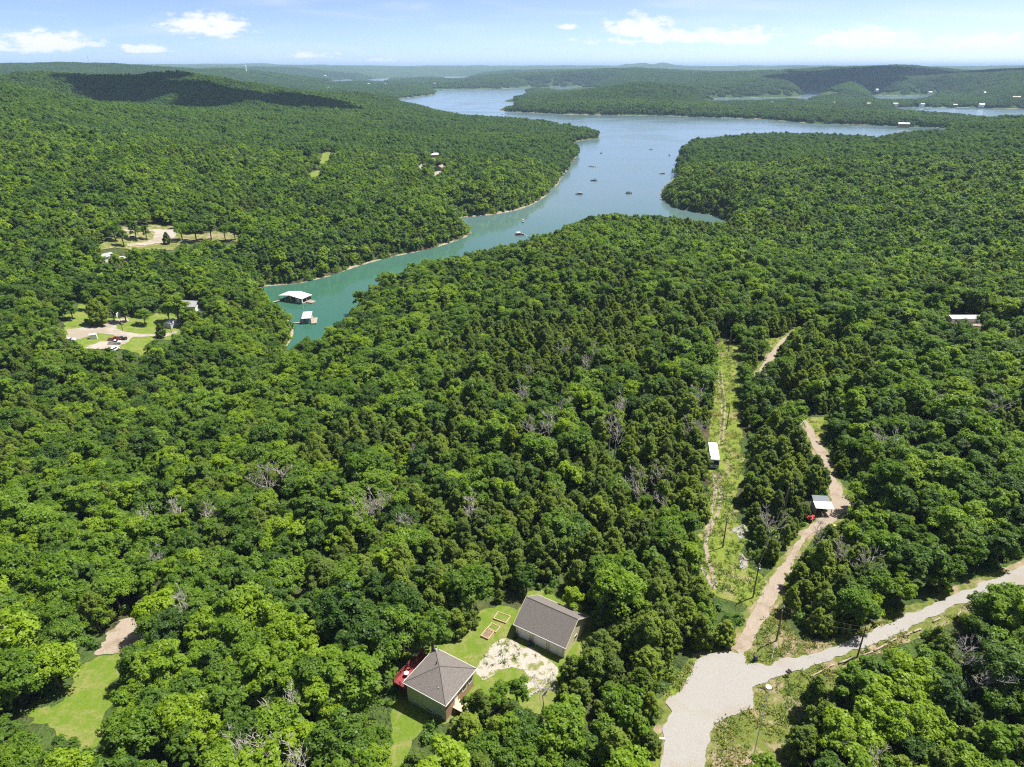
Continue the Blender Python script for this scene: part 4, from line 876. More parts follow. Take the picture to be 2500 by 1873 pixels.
def hip_house(name, label, cat, loc, rz, L, W, h, rh, wall, roof, ridge):
    o = thing(name, label, cat, loc, rz); block(loc[0], loc[1], max(L, W) * .5 + 1); L, W = L / 2, W / 2; MB().box(-L, L, -W, W, -1, h).build('wall', M[wall], o); e = .4
    a = [(-L - e, -W - e, h), (L + e, -W - e, h), (L + e, W + e, h), (-L - e, W + e, h)]; r0, r1 = (-ridge / 2, 0, h + rh), (ridge / 2, 0, h + rh); m = MB()
    m.poly([a[0], a[1], r1, r0]); m.poly([a[2], a[3], r0, r1]); m.poly([a[1], a[2], r1]); m.poly([a[3], a[0], r0]); m.poly(a[::-1]); m.build('roof', M[roof], o)
    for x in np.arange(-L + 1.5, L - 1, 3.0): pane(o, 'window', x - .5, x + .5, -W - .06, -W - .002, 1.0, 2.0, 'white')
    MB().box(L * .1, L * .1 + .95, -W - .05, -W - .002, 0, 2.05).build('door', M['white'], o); return o

# single-wide home in the right woods, with a small boat behind it
_p = G(2355, 788); gable_house('trailer_home', 'long white trailer home in the trees near the right edge', 'trailer home', tuple(_p), R(0), 14.6, 4.2, 2.7, .55, 'white', 'white_metal')
block(_p[0] - 5, _p[1], 3.5); block(_p[0] + 5, _p[1], 3.5); block(_p[0] - 2, _p[1] - 5, 3); block(_p[0] + 4, _p[1] - 5, 3); block(_p[0] + 11, _p[1] - 3, 4)

def car(u, v, rz, label, paint, kind='suv', L=4.8, group='vehicles at the hamlet'):
    p = G(u, v); o = thing('car' if kind != 'pickup' else 'pickup_truck', label, 'car' if kind != 'pickup' else 'truck', (p[0], p[1], p[2] + .36), rz, group); block(p[0], p[1], 3.4)
    W = .93; h = 1.05; a = L / 2
    pr = [(-a, .35), (a, .35), (a, .75), (a - .15, .95), (a - 1.3, h), (-a, h + .02)] if kind != 'pickup' else [(-a, .45), (a, .45), (a, .85), (a - .15, 1.02), (a - 1.4, 1.12), (-a, 1.12)]
    MB().loft([[(x, -W, z) for x, z in pr], [(x, W, z) for x, z in pr]]).build('body', M[paint], o)
    x0, x1 = ((-a + .1, a - 1.25) if kind == 'suv' else (-a + .9, a - 1.5) if kind == 'sedan' else (-.35, a - 1.45)); z0, z1 = (h, 1.72) if kind == 'suv' else (h, 1.45) if kind == 'sedan' else (1.12, 1.82)
    MB().loft([[(x0, -W + .03, z0), (x1, -W + .03, z0), (x1, W - .03, z0), (x0, W - .03, z0)], [(x0 + .25, -W + .18, z1), (x1 - .6, -W + .18, z1), (x1 - .6, W - .18, z1), (x0 + .25, W - .18, z1)]]).build('cabin_glass', M['glass'], o)
    MB().box(x0 + .24, x1 - .58, -W + .17, W - .17, z1 - .01, z1 + .05, .02).build('roof', M[paint], o)
    if kind == 'pickup': MB().box(-a + .12, -.5, -W + .1, W - .1, 1.125, 1.14).build('load_bed', M['black'], o)
    for x in (-a + .85, a - .85):
        for y in (-W + .08, W - .08): wheel(o, x, y, .36, .36, .24)
    for y in (-.65, .65): MB().box(a - .01, a + .03, y - .18, y + .18, .62, .78).build('headlight', M['lamp_white'], o)
def cq(x, y): return c7(x, y)
car(*cq(972, 870), R(38), 'black sport utility car on the hamlet drive', 'black_paint', 'suv', 4.9)
car(*cq(868, 930), R(18), 'white pickup truck in front of the other parked cars', 'white_paint', 'pickup', 5.6)
car(*cq(862, 876), R(22), 'red pickup truck behind the white one', 'red_paint', 'pickup', 5.4)
car(*cq(200, 885), R(10), 'white car half hidden by trees at the left of the hamlet', 'white_paint', 'sedan', 4.6)
car(*cq(860, 1030), R(80), 'white van at the lower edge of the hamlet drive', 'white_paint', 'suv', 5.0)
car(*c8(590, 292), R(0), 'grey car under the big oak in the upper clearing', 'grey_metal', 'suv', 4.8)
car(*c8(1290, 340), R(20), 'blue-grey car right of the pale parking area', 'grey_metal', 'sedan', 4.6)
def utility_box():
    p = G(*c7(550, 848)); gable_house('garden_shed', 'small pale grey shed standing on the hamlet lawn', 'shed', (p[0], p[1], p[2] + .2), R(25), 3.0, 2.2, 2.2, .4, 'white', 'grey_metal', .1, False, True)
utility_box()
_p = G(*c7(1990, 400)); gable_house('hamlet_house', 'house with a wide grey roof showing between hamlet trees', 'house', tuple(_p), R(-8), 11.5, 8, 3.0, 1.9, 'white', 'grey_roof')
_p = G(*c7(1705, 665)); gable_house('hamlet_shed', 'dark blue-grey shed under a tree beside the hamlet lane', 'shed', tuple(_p), R(80), 5.5, 4.2, 2.6, 1.2, 'grey_metal', 'grey_metal', .2, False)
_p = G(*c7(810, 500)); gable_house('cottage', 'cottage with pale pinkish roof behind the cone-shaped evergreen', 'house', tuple(_p), R(5), 8, 5.5, 2.7, 1.3, 'white', 'pink_roof')
_p = G(*c8(215, 585)); gable_house('cottage', 'cottage with blue-grey roof below the upper clearing', 'house', tuple(_p), R(60), 8, 6, 2.8, 1.5, 'white', 'grey_roof')
_p = G(*c8(470, 600)); gable_house('mobile_home', 'white-roofed mobile home below the upper clearing', 'house', tuple(_p), R(5), 11, 4.2, 2.7, .6, 'tan_siding', 'white_metal'); block(_p[0], _p[1] - 6, 4)
_p = G(1064, 384); hip_house('lakeside_house', 'house with a white hip roof in the far left woods', 'house', tuple(_p), R(12), 13, 10, 3.6, 2.2, 'tan_siding', 'white_metal', 5); block(_p[0], _p[1] - 14, 12)
_p = G(1076, 416); gable_house('lakeside_house', 'house with a brown roof below the white-roofed one', 'house', tuple(_p), R(75), 14, 10, 3.4, 2.6, 'tan_siding', 'brown_roof', windows=True); block(_p[0] - 4, _p[1] - 12, 9)

# docks
def cover_dock():
    o = thing('boat_dock', 'large covered boat dock with pale grey gabled roof', 'dock', (-137.6, 416.4, 0), math.atan2(-7.6, 17)); L, W = 9.4, 4.7; e, rz = 3.3, 4.5
    for sg in (-1, 1):
        q = [(sg * L, -W - .3, e), (0, -W - .3, rz), (0, W + .3, rz), (sg * L, W + .3, e)]; MB().prism(q if sg > 0 else q[::-1], (0, 0, .08)).build('roof_slope', M['grey_metal'] if sg < 0 else M['white_metal'], o)
    for x in np.linspace(-L + .5, L - .5, 5):
        m = MB().box(x - .45, x + .45, -W, W, .15, .5).build('finger_pier', M['log_wood'], o)
        for y in (-W + .3, 0, W - .3): MB().box(x - .09, x + .09, y - .09, y + .09, .5, e + (rz - e) * (1 - abs(x) / L) - .05).build('post', M['white'], m)
        MB().tube([(x, -W, .05), (x, W, .05)], .35, 8).build('float', M['black'], m)
    MB().box(-L, L, W - 1.2, W - .01, .502, .62).build('walkway', M['log_wood'], o)
    for x in (L - .6, L - 3.4): MB().box(x - .55, x + .55, -W - .05, -W + .5, .5, 2.9).build('storage_locker', M['white'], o)
    MB().box(-L + .2, L - .2, W - .3, W - .2, .62, 2.3).build('back_screen', M['grey_wood'], o)
    MB().box(L + .2, L + 4.6, -1.6, 2.6, .12, .55).build('swim_platform', M['pale_drive'], o)
    g = MB(); g.prism([(-L + 1.0, -W - .1, .4), (-L + .2, -W - 6.0, .9), (-L + 1.6, -W - 6.2, .9), (-L + 2.4, -W - .1, .4)], (0, 0, .15)); g.build('gangway', M['log_wood'], o)
    o = thing('small_dock', 'small dock with flat white roof and open deck on its right', 'dock', (-119.8, 378.5, 0), math.atan2(1.0, 5.3)); L, W = 2.6, 6.5
    MB().prism([(-L, -W, 3.3), (L, -W, 3.3), (L, W, 3.1), (-L, W, 3.1)], (0, 0, .09)).build('roof', M['white_metal'], o)
    for x in (-L + .4, L - .4):
        m = MB().box(x - .4, x + .4, -W, W, .12, .5).build('finger_pier', M['log_wood'], o)
        for y in (-W + .3, 0, W - .3): MB().box(x - .08, x + .08, y - .08, y + .08, .5, 3.15).build('post', M['grey_metal'], m)
    MB().box(L + .02, L + 3.0, -W - 1.2, W * .35, .12, .62).build('open_deck', M['pale_drive'], o); MB().box(L - .8, L - .1, -W + .4, -W + 1.2, .5, 2.2).build('locker', M['black'], o)
    MB().box(-L - 5.0, -L - .02, -W + 1.4, -W + 2.6, .3, .5).build('gangway', M['log_wood'], o)
cover_dock()

def pontoon(u, v, rz, label, canopy, hull='grey_metal', L=8.0):
    p = at_z(u, v, 0.3); o = thing('pontoon_boat', label, 'boat', (p[0], p[1], 0), rz, 'boats on the lake'); a = L / 2
    for y in (-.85, .85):
        m = MB(); m.tube([(-a, y, .12), (a - 1.0, y, .12), (a, y, .32)], [.36, .36, .08], 10); m.build('pontoon', M['chrome'], o)
    d = MB().box(-a + .1, a - .5, -1.3, 1.3, .48, .58).build('deck', M['grey_wood'], o)
    for y in (-1.3, 1.26): MB().box(-a + .5, a - .9, y, y + .04, .6, 1.25).build('fence_panel', M[hull], o)
    MB().box(a - .9, a - .86, -1.25, 1.25, .6, 1.25).build('fence_panel', M[hull], o)
    for x, y in ((a - 2, .75), (a - 2, -.75), (-a + 1.6, .75)): MB().box(x - .8, x + .8, y - .4, y + .4, .58, 1.0, .08).build('bench', M['canvas_white'], o)
    MB().box(-.3, .3, -1.0, -.4, .58, 1.35, .05).build('console', M[hull], o)
    if canopy:
        c = MB(); c.loft([[(x, y, 2.55 + .18 * (1 - (y / 1.3) ** 2)) for y in np.linspace(-1.3, 1.3, 7)] + [(x, y, 2.5) for y in (1.3, -1.3)] for x in (-a + .9, -a + 4.4)]); cp = c.build('canopy', M[canopy], o)
        for x in (-a + 1.0, -a + 4.3):
            for y in (-1.25, 1.25): MB().tube([(x, y, .6), (x, y, 2.55)], .03, 5).build('post', M['chrome'], cp)
    MB().box(-a - .45, -a, -.2, .2, .1, 1.25, .08).build('outboard_motor', M['black'], o)
    return o
def runabout(u, v, rz, label, hull, tower=True, L=6.6, canopy=None):
    p = at_z(u, v, 0.3); o = thing('motorboat', label, 'boat', (p[0], p[1], 0), rz, 'boats on the lake'); a = L / 2; S = []
    for x, w, zb in ((-a, 1.0, -.2), (-a * .4, 1.15, -.25), (a * .2, 1.1, -.25), (a * .65, .75, -.1), (a, .06, .5)): S.append([(x, -w, .85 + .2 * max(0, x / a) ** 2), (x, -w * .8, .15), (x, 0, zb), (x, w * .8, .15), (x, w, .85 + .2 * max(0, x / a) ** 2)])
    b = MB().loft(S).build('hull', M[hull], o); MB().box(-a + .3, a * .25, -.8, .8, .86, .89).build('cockpit', M['canvas_white'], b)
    m = MB(); m.loft([[(a * .25, -.9, .9), (a * .45, 0, .95), (a * .25, .9, .9), (a * .24, .88, .9), (a * .43, 0, .93), (a * .24, -.88, .9)], [(a * .1, -.8, 1.45), (a * .27, 0, 1.5), (a * .1, .8, 1.45), (a * .09, .78, 1.45), (a * .25, 0, 1.48), (a * .09, -.78, 1.45)]]); m.build('windshield', M['glass'], o)
    for x, y in ((-a * .2, .5), (-a * .2, -.5), (-a * .75, 0)): MB().box(x - .3, x + .3, y - .3, y + .3, .89, 1.3, .06).build('seat', M['canvas_white'], o)
    if tower:
        t = MB(); t.tube([(-.1, -1.05, .85), (-.5, -.9, 2.3), (-.5, .9, 2.3), (-.1, 1.05, .85)], .05, 6); tw = t.build('tower', M['chrome'], o); MB().box(-1.3, .5, -.95, .95, 2.34, 2.40).build('canopy', M[canopy or 'canvas_navy'], tw)
    MB().box(-a - .4, -a + .02, -.25, .25, .1, 1.15, .08).build('outboard_motor', M['black'], o)
pontoon(1270, 573, R(8), 'white pontoon boat with red trim near the wooded point', 'canvas_white', 'canvas_red', 8.6)
runabout(1277, 541, R(85), 'dark wakeboard boat with tower, above the white pontoon boat', 'canvas_navy', True, 6.8, 'canvas_tan')
pontoon(1413, 474, R(172), 'pontoon boat with tan canopy in the middle of the channel', 'canvas_tan', 'black', 8.6)
pontoon(1536, 472, R(15), 'pontoon boat with dark canopy near the right bank', 'canvas_navy', 'black', 8.0)
pontoon(1449, 441, R(175), 'dark pontoon boat just beyond the tan-canopied one', 'canvas_navy', 'canvas_navy', 9.0)
runabout(1617, 424, R(10), 'dark motorboat closest to the right headland', 'black_paint', True, 7.5, 'canvas_tan')
pontoon(1444, 406, R(0), 'pale open pontoon boat rafted far up the channel', None, 'canvas_white', 7.5)
runabout(1453, 407, R(20), 'small motorboat beside the pale open pontoon', 'white_paint', False, 5.5)
runabout(1468, 374, R(60), 'dark motorboat off the tip of the left point', 'black_paint', True, 7.5)
runabout(1590, 365, R(5), 'white motorboat in the open water right of centre', 'white_paint', True, 7.5)
runabout(1634, 379, R(90), 'dark motorboat nearest the upper right bank', 'black_paint', True, 7.0)
runabout(1866, 300, R(170), 'blue motorboat running along the far shore', 'float_blue', False, 8.5)
runabout(1226, 279, R(170), 'white motorboat off the left end of the far headland', 'white_paint', False, 8.0)
def swim_float(u, v, label):
    p = at_z(u, v, .1); o = thing('swim_float', label, 'float', (p[0], p[1], 0), .3, 'swim floats beside boats'); m = MB(); m.tube([(math.cos(a) * 1.0, math.sin(a) * 1.0, .12) for a in np.linspace(0, 2 * math.pi, 17)], .26, 8); m.build('ring', M['float_blue'], o, True); MB().tube([(0, 0, .05), (0, 0, .1)], .95, 14).build('floor', M['float_blue'], o)
swim_float(1284, 575, 'bright blue float behind the white pontoon boat'); swim_float(1427, 475, 'blue float behind the tan-canopied pontoon boat'); swim_float(1459, 442, 'float behind the dark pontoon boat')

# houses and marks on the far shores (a few pixels each)
FARH = [(2205, 311, 16, 'white_metal', 'long pale dock shed on the far right shore', 24), (1884, 256, 9, 'pink_roof', 'house in the trees on the middle peninsula', 12), (2032, 257, 9, 'pale_wood', 'tan house at the neck of the middle peninsula', 14), (2120, 259, 9, 'pale_wood', 'tan house right of the other peninsula house', 14),
        (2140, 223, 10, 'lamp_white', 'white house on the grassy far shore', 16), (2270, 230, 10, 'lamp_white', 'white house at the far end of the middle cove', 16), (2345, 240, 12, 'lamp_white', 'white roof below the far right hill', 18), (2185, 259, 8, 'pink_roof', 'pinkish boathouse at the left end of the right lake arm', 16),
        (2250, 260, 9, 'lamp_white', 'pale boathouse on the right lake arm', 16), (2330, 262, 9, 'pink_roof', 'pinkish boathouse on the right lake arm shore', 16), (2395, 261, 9, 'lamp_white', 'pale boathouse near the right end of the right arm', 16), (2480, 243, 14, 'pink_roof', 'wide pinkish roof on the far right slope', 24),
        (690, 186, 14, 'lamp_white', 'white house on the far left hills', 24), (545, 174, 14, 'lamp_white', 'pale building high on the far left hillside', 30), (575, 181, 14, 'lamp_white', 'pale building lower on the far left hillside', 24), (795, 187, 14, 'lamp_white', 'white lodge on the far hill behind the small lake', 26), (745, 183, 12, 'pink_roof', 'tan house on the far centre left hills', 22),
        (800, 219, 10, 'pink_roof', 'tan roofed house behind the dark knoll', 18), (820, 216, 10, 'brown_roof', 'brown roofed house behind the dark knoll', 16), (885, 218, 10, 'grey_roof', 'grey roofed house right of the knoll houses', 20), (900, 208, 12, 'pale_wood', 'tan house on a lawn behind the knoll', 20), (940, 208, 8, 'lamp_white', 'small white house behind the knoll', 14),
        (1062, 207, 9, 'pale_wood', 'tan house above the far left bay', 16), (1035, 205, 9, 'lamp_white', 'white house above the far left bay', 16), (1125, 204, 9, 'pink_roof', 'pinkish house right of the far left bay', 16), (2405, 231, 9, 'lamp_white', 'white house on the far right hill foot', 16), (1735, 219, 8, 'lamp_white', 'white house on the far wooded slope', 14)]
for i, (u, v, W, rf, lab, L) in enumerate(FARH):
    p = G(u, v); gable_house('far_house', lab, 'house', (p[0], p[1], p[2] + 4.5), R((i * 37) % 50 - 25), L, W, 4.0, 2.4, 'white' if i % 3 else 'tan_siding', rf, .5, False, False, 'houses on the far shores', 6.0); block(p[0], p[1] - 12, 14)
def tower(u, v, D, h, label):
    p = at_dist(u, v, D); z = gz(p[0], p[1]); o = thing('radio_mast', label, 'mast', (p[0], p[1], z)); m = MB(); w = 3.2
    for k in range(4):
        a = k * math.pi / 2; m.tube([(math.cos(a) * w, math.sin(a) * w, 0), (math.cos(a) * .8, math.sin(a) * .8, h)], [.5, .4], 4)
    m.build('legs', M['lamp_white'], o)
    for q in np.linspace(.15, .95, 6):
        r_ = w + (.8 - w) * q; MB().tube([(math.cos(a) * r_, math.sin(a) * r_, h * q) for a in np.linspace(0, 2 * math.pi, 5)], .3, 4).build('brace', M['lamp_white'], o)
tower(219, 160, 5000, 55, 'lattice radio mast on the far left hill'); tower(1611, 178, 5700, 40, 'pale mast on the hills behind the headland')
def water_tower():
    p = at_dist(602, 183, 5200); z = gz(p[0], p[1]); o = thing('water_tower', 'white cylindrical tower on the far left hillside', 'tower', (p[0], p[1], z)); MB().tube([(0, 0, -2), (0, 0, 44)], 5, 14).build('tank', M['lamp_white'], o); MB().tube([(0, 0, 44), (0, 0, 47)], [5.1, .6], 14).build('roof', M['grey_metal'], o)
water_tower()

# ---------------------------------------------------------------- vegetation: crowns made of leaf-cluster faces
def cards(C, Nn, size, aspect=1.0, fold=0.25, up=None, var=None):
    """one bent four-cornered leaf cluster per centre; returns V, F"""
    n = len(C); Nn = Nn / (np.linalg.norm(Nn, axis=1, keepdims=True) + 1e-9)
    T = rng.normal(size=(n, 3)) if up is None else up
    T = T - Nn * np.sum(T * Nn, 1, keepdims=True); T /= np.linalg.norm(T, axis=1, keepdims=True) + 1e-9
    B = np.cross(Nn, T); s = size[:, None]; a = s * aspect
    j = lambda: rng.uniform(0.65, 1.2, (n, 1))
    v0 = C - T * a * j(); v1 = C + B * s * j() * 0.8 - Nn * s * fold; v2 = C + T * a * j(); v3 = C - B * s * j() * 0.8 - Nn * s * fold
    V = np.stack([v0, v1, v2, v3], 1).reshape(-1, 3); Fq = np.arange(4 * n).reshape(n, 4)
    return V, Fq
def crown_mesh(name, parts, mat):
    V = np.vstack([p[0] for p in parts]); off = 0; Fs = []; vs_ = []
    for p in parts: Fs.append(p[1] + off); off += len(p[0]); vs_.append(p[2])
    me = mesh_from(name, V, np.vstack(Fs), mat)
    at = me.attributes.new('leafvar', 'FLOAT', 'FACE'); at.data.foreach_set('value', np.concatenate(vs_).astype(np.float32))
    return me
def sphere_pts(n):
    v = rng.normal(size=(n, 3)); return v / np.linalg.norm(v, axis=1, keepdims=True)

def broadleaf(name, R_=3.9, H=10.5, base=3.2, lobes=17, per=330, size=(0.15, 0.29), seed=0, dens=1.0):
    """rounded crown built of many overhanging leaf masses; trunk with limbs reaching into them"""
    parts = []; cen = []
    zc = (H + base) / 2; hz = (H - base) / 2
    for k in range(lobes):
        for _ in range(30):
            d = sphere_pts(1)[0]
            if d[2] < -0.55: continue
            q = rng.uniform(0.35, 0.92)
            c = np.array([d[0] * R_ * q, d[1] * R_ * q, zc + d[2] * hz * q * 1.02])
            if all(np.linalg.norm(c - o) > R_ * 0.36 for o in cen): break
        cen.append(c)
    for k, c in enumerate(cen):
        lr = rng.uniform(0.22, 0.47) * R_ * (0.92 if c[2] > zc else 1.05)
        # sub-clumps on the lobe
        nsub = 15; sd_ = sphere_pts(nsub); sd_[:, 2] = np.abs(sd_[:, 2]) * 1.1 - 0.35; sd_ /= np.linalg.norm(sd_, axis=1, keepdims=True)
        n = int(per * dens); ks = rng.integers(0, nsub, n)
        loc = sphere_pts(n); loc[:, 2] = np.where(rng.random(n) < 0.75, np.abs(loc[:, 2]), loc[:, 2])
        Cc = c + sd_[ks] * lr * 0.78 * np.array([1, 1, 0.85]) + loc * lr * rng.uniform(0.30, 0.46, (n, 1))
        Nn = loc * 0.55 + sd_[ks] * 0.45 + np.array([0.12, 0.06, 0.75]) + rng.normal(size=(n, 3)) * 0.42
        sz = rng.uniform(size[0], size[1], n)
        V, Fq = cards(Cc, Nn, sz, 1.15)
        lv = np.clip(0.5 + rng.normal(0, 0.10, nsub)[ks] + rng.normal(0, 0.14, n) + rng.normal(0, 0.06), 0, 1)
        parts.append((V, Fq, lv))
    crown = crown_mesh(name + '_crown', parts, M['oak_leaf'])
    mb = MB(); lean = rng.normal(0, 0.25, 2)
    tr = 0.028 * H
    mb.tube([(0, 0, -0.4), (lean[0] * .3, lean[1] * .3, base * 0.6), (lean[0], lean[1], zc), (lean[0] * 1.2, lean[1] * 1.2, H * 0.86)], [tr * 1.25, tr, tr * 0.7, tr * 0.2], 7)
    for c in cen[::2]:
        z0 = rng.uniform(0.45, 0.8) * zc; mid = np.array([c[0] * .5, c[1] * .5, (z0 + c[2]) / 2 + 0.2])
        mb.tube([(lean[0] * .6, lean[1] * .6, z0), mid, c], [tr * .5, tr * .34, tr * .12], 5)
    return crown, mb.mesh(name + '_trunk', M['bark'])

def cedar(name, R_=2.3, H=8.0, base=0.8, sprays=62, per=72, size=(0.10, 0.19), dens=1.0, seed=0):
    """blunt cone of upswept feathery sprays"""
    parts = []
    for k in range(sprays):
        h = rng.random() ** 0.8; z = base + h * (H - base) * 0.93; prof = (1 - h ** 2.1) ** 0.8 * R_ * (0.6 + 0.4 * min(1, h * 5)) * rng.uniform(0.8, 1.1)
        a = rng.uniform(0, 2 * math.pi); rr = prof * rng.uniform(0.5, 0.95)
        c = np.array([math.cos(a) * rr, math.sin(a) * rr, z]); out = np.array([math.cos(a) * 0.75, math.sin(a) * 0.75, 0.55 + 0.7 * h]); out /= np.linalg.norm(out)
        n = int(per * dens); t = rng.random(n); L = rng.uniform(0.45, 0.95) * (1.15 - 0.3 * h); w = (1 - t * 0.6) * 0.55
        loc = sphere_pts(n)
        Cc = c + out * (t * L - 0.25)[:, None] + loc * w[:, None]
        Nn = loc * 0.6 + rng.normal(size=(n, 3)) * 0.40 + np.array([0.1, 0.05, 0.75]) + out * 0.15
        upv = np.tile(out, (n, 1)) + rng.normal(size=(n, 3)) * 0.35
        V, Fq = cards(Cc, Nn, rng.uniform(size[0], size[1], n), 2.1, 0.2, upv)
        parts.append((V, Fq, np.clip(0.5 + rng.normal(0, 0.14) + rng.normal(0, 0.13, n), 0, 1)))
    # lead shoot
    crown = crown_mesh(name + '_crown', parts, M['cedar_leaf'])
    mb = MB(); mb.tube([(0, 0, -0.4), (0, 0, H * 0.5), (0.05, 0, H * 0.95)], [0.17, 0.11, 0.02], 6)
    for _ in range(9):
        a = rng.uniform(0, 6.28); z = rng.uniform(0.15, 0.7) * H; l = R_ * 0.7 * (1 - z / H)
        mb.tube([(0, 0, z), (math.cos(a) * l, math.sin(a) * l, z + 0.5)], [0.05, 0.015], 4)
    return crown, mb.mesh(name + '_trunk', M['bark'])

def dead_tree(name, H=9.0, seed=0, spread=0.75, mat='grey_wood'):
    rr = random.Random(seed); trunk = MB(); br = MB(); cnt = [0]
    def grow(p, d, L, r, depth):
        pts = [p]; q = p.copy(); dd = d.copy(); k = 3
        for i in range(k):
            dd = (dd + Vector((rr.uniform(-1, 1), rr.uniform(-1, 1), rr.uniform(-0.4, 0.8))) * 0.16).normalized(); q = q + dd * L / k; pts.append(q.copy())
        (trunk if depth == 0 else br).tube(pts, [r, r * .85, r * .68, r * .5], 6 if depth < 2 else 4, caps=False); cnt[0] += 1
        if depth >= 4 or L < 0.5: return
        nb = 5 if depth == 0 else rr.choice((3, 3, 4))
        for i in range(nb):
            j = rr.choice((1, 2, 3, 3)); side = Vector((rr.uniform(-1, 1), rr.uniform(-1, 1), rr.uniform(0.0, 0.6))).normalized()
            nd = (dd * (1 - spread * 0.6) + side * spread).normalized()
            grow(pts[j], nd, L * rr.uniform(0.45, 0.68), max(r * 0.55, 0.03), depth + 1)
    grow(Vector((0, 0, -0.3)), Vector((rr.uniform(-.08, .08), rr.uniform(-.08, .08), 1)), H * 0.55, H * 0.017, 0)
    return br.mesh(name + '_branches', M[mat]), trunk.mesh(name + '_trunk', M[mat])

OAK = [broadleaf('oak', R_=r, H=h, base=b, lobes=l) for r, h, b, l in ((3.9, 10.5, 3.2, 17), (4.3, 11.2, 3.6, 20), (3.5, 10.8, 3.0, 15), (4.6, 10.2, 3.4, 21), (3.2, 9.6, 2.4, 13), (3.7, 11.6, 3.4, 17), (2.9, 11.8, 3.0, 15), (4.5, 9.0, 2.8, 18), (3.6, 10.0, 2.2, 11))]
CEDAR = [cedar('cedar', R_=r, H=h, base=b, sprays=s) for r, h, b, s in ((2.9, 8.0, 0.6, 120), (3.3, 8.4, 0.8, 140), (2.5, 7.4, 0.5, 96), (3.2, 7.0, 0.6, 120), (2.6, 9.2, 0.8, 110), (2.2, 8.4, 0.6, 90), (3.5, 7.8, 0.5, 140))]
OAK_M = [broadleaf('oak_mid', R_=r, H=h, base=b, lobes=l, per=105, size=(0.30, 0.54))[0] for r, h, b, l in ((3.9, 10.5, 3.2, 15), (4.4, 11.0, 3.4, 17), (3.4, 10.6, 3.0, 13), (3.7, 11.6, 3.2, 15))]
CEDAR_M = [cedar('cedar_mid', R_=r, H=h, base=b, sprays=70, per=24, size=(0.20, 0.36))[0] for r, h, b in ((2.9, 8.2, 0.6), (3.2, 8.6, 0.7), (2.6, 7.8, 0.5))]
DEAD = [dead_tree('dead', h, s) for h, s in ((8.5, 3), (7.5, 8), (9.5, 15), (8.0, 21))]

def canopy_patch(name, W, ntree, ncard, size, Rt, Ht):
    parts = []
    g = int(math.ceil(math.sqrt(ntree)))
    for k in range(ntree):
        x = ((k % g + 0.5 + rng.uniform(-.35, .35)) / g - 0.5) * W; y = ((k // g + 0.5 + rng.uniform(-.35, .35)) / g - 0.5) * W
        ced = rng.random() < 0.28; r = Rt * rng.uniform(0.75, 1.2) * (0.7 if ced else 1); h = Ht * rng.uniform(0.8, 1.15) * (0.85 if ced else 1)
        d = sphere_pts(ncard); d[:, 2] = np.abs(d[:, 2]) * 1.15 - 0.35
        lump = 1 + 0.22 * np.sin(d[:, 0] * 5 + k) * np.sin(d[:, 1] * 5 + 2 * k)
        Cc = np.array([x, y, h - r * 1.05]) + d * np.array([r, r, r * (1.6 if ced else 1.1)]) * (lump * rng.uniform(0.82, 1.0, ncard))[:, None]
        Nn = d * 0.9 + rng.normal(size=(ncard, 3)) * 0.25 + np.array([0.1, 0.05, 0.6])
        V, Fq = cards(Cc, Nn, rng.uniform(size[0], size[1], ncard), 1.1)
        tv = np.clip(rng.normal(0.52, 0.20) - (0.22 if ced else 0), 0, 1)
        parts.append((V, Fq, np.clip(tv + rng.normal(0, 0.08, ncard), 0, 1)))
    return crown_mesh(name, parts, M['far_leaf'])
PATCH_A = [canopy_patch('canopy', 18, 9, 170, (0.5, 0.9), 3.9, 11) for _ in range(4)]
PATCH_B = [canopy_patch('canopy_far', 42, 40, 44, (1.1, 1.8), 4.2, 11) for _ in range(4)]
def shrub_mesh(name, r, n, size, mat, flat=0.7):
    d = sphere_pts(n); d[:, 2] = np.abs(d[:, 2]); 
    Cc = d * np.array([r, r, r * flat * 1.4]) * rng.uniform(0.55, 1.0, (n, 1)) * (1 + 0.3 * np.sin(d[:, :1] * 6))
    V, Fq = cards(Cc, d + rng.normal(size=(n, 3)) * 0.5 + np.array([0, 0, .3]), rng.uniform(size[0], size[1], n), 1.2)
    return crown_mesh(name, [(V, Fq, np.clip(rng.normal(0.5, 0.16, n), 0, 1))], M[mat])
SHRUB = [shrub_mesh('shrub', r, 420, (0.11, 0.24), 'shrub_leaf', f) for r, f in ((1.1, 0.9), (1.4, 0.8), (0.9, 1.2))]
def weed_mesh(name, n=26):
    C = np.column_stack([rng.normal(0, 0.28, n), rng.normal(0, 0.28, n), rng.uniform(0.08, 0.3, n)]); out = C * np.array([1, 1, 0]) * 1.2 + np.array([0, 0, 1.0])
    V, Fq = cards(C, rng.normal(size=(n, 3)) + np.array([0, 0, 0.6]), rng.uniform(0.05, 0.11, n), 2.4, 0.1, out)
    return crown_mesh(name, [(V, Fq, np.clip(rng.normal(0.5, 0.2, n), 0, 1))], M['weed'])
WEED = [weed_mesh('weed') for _ in range(3)]

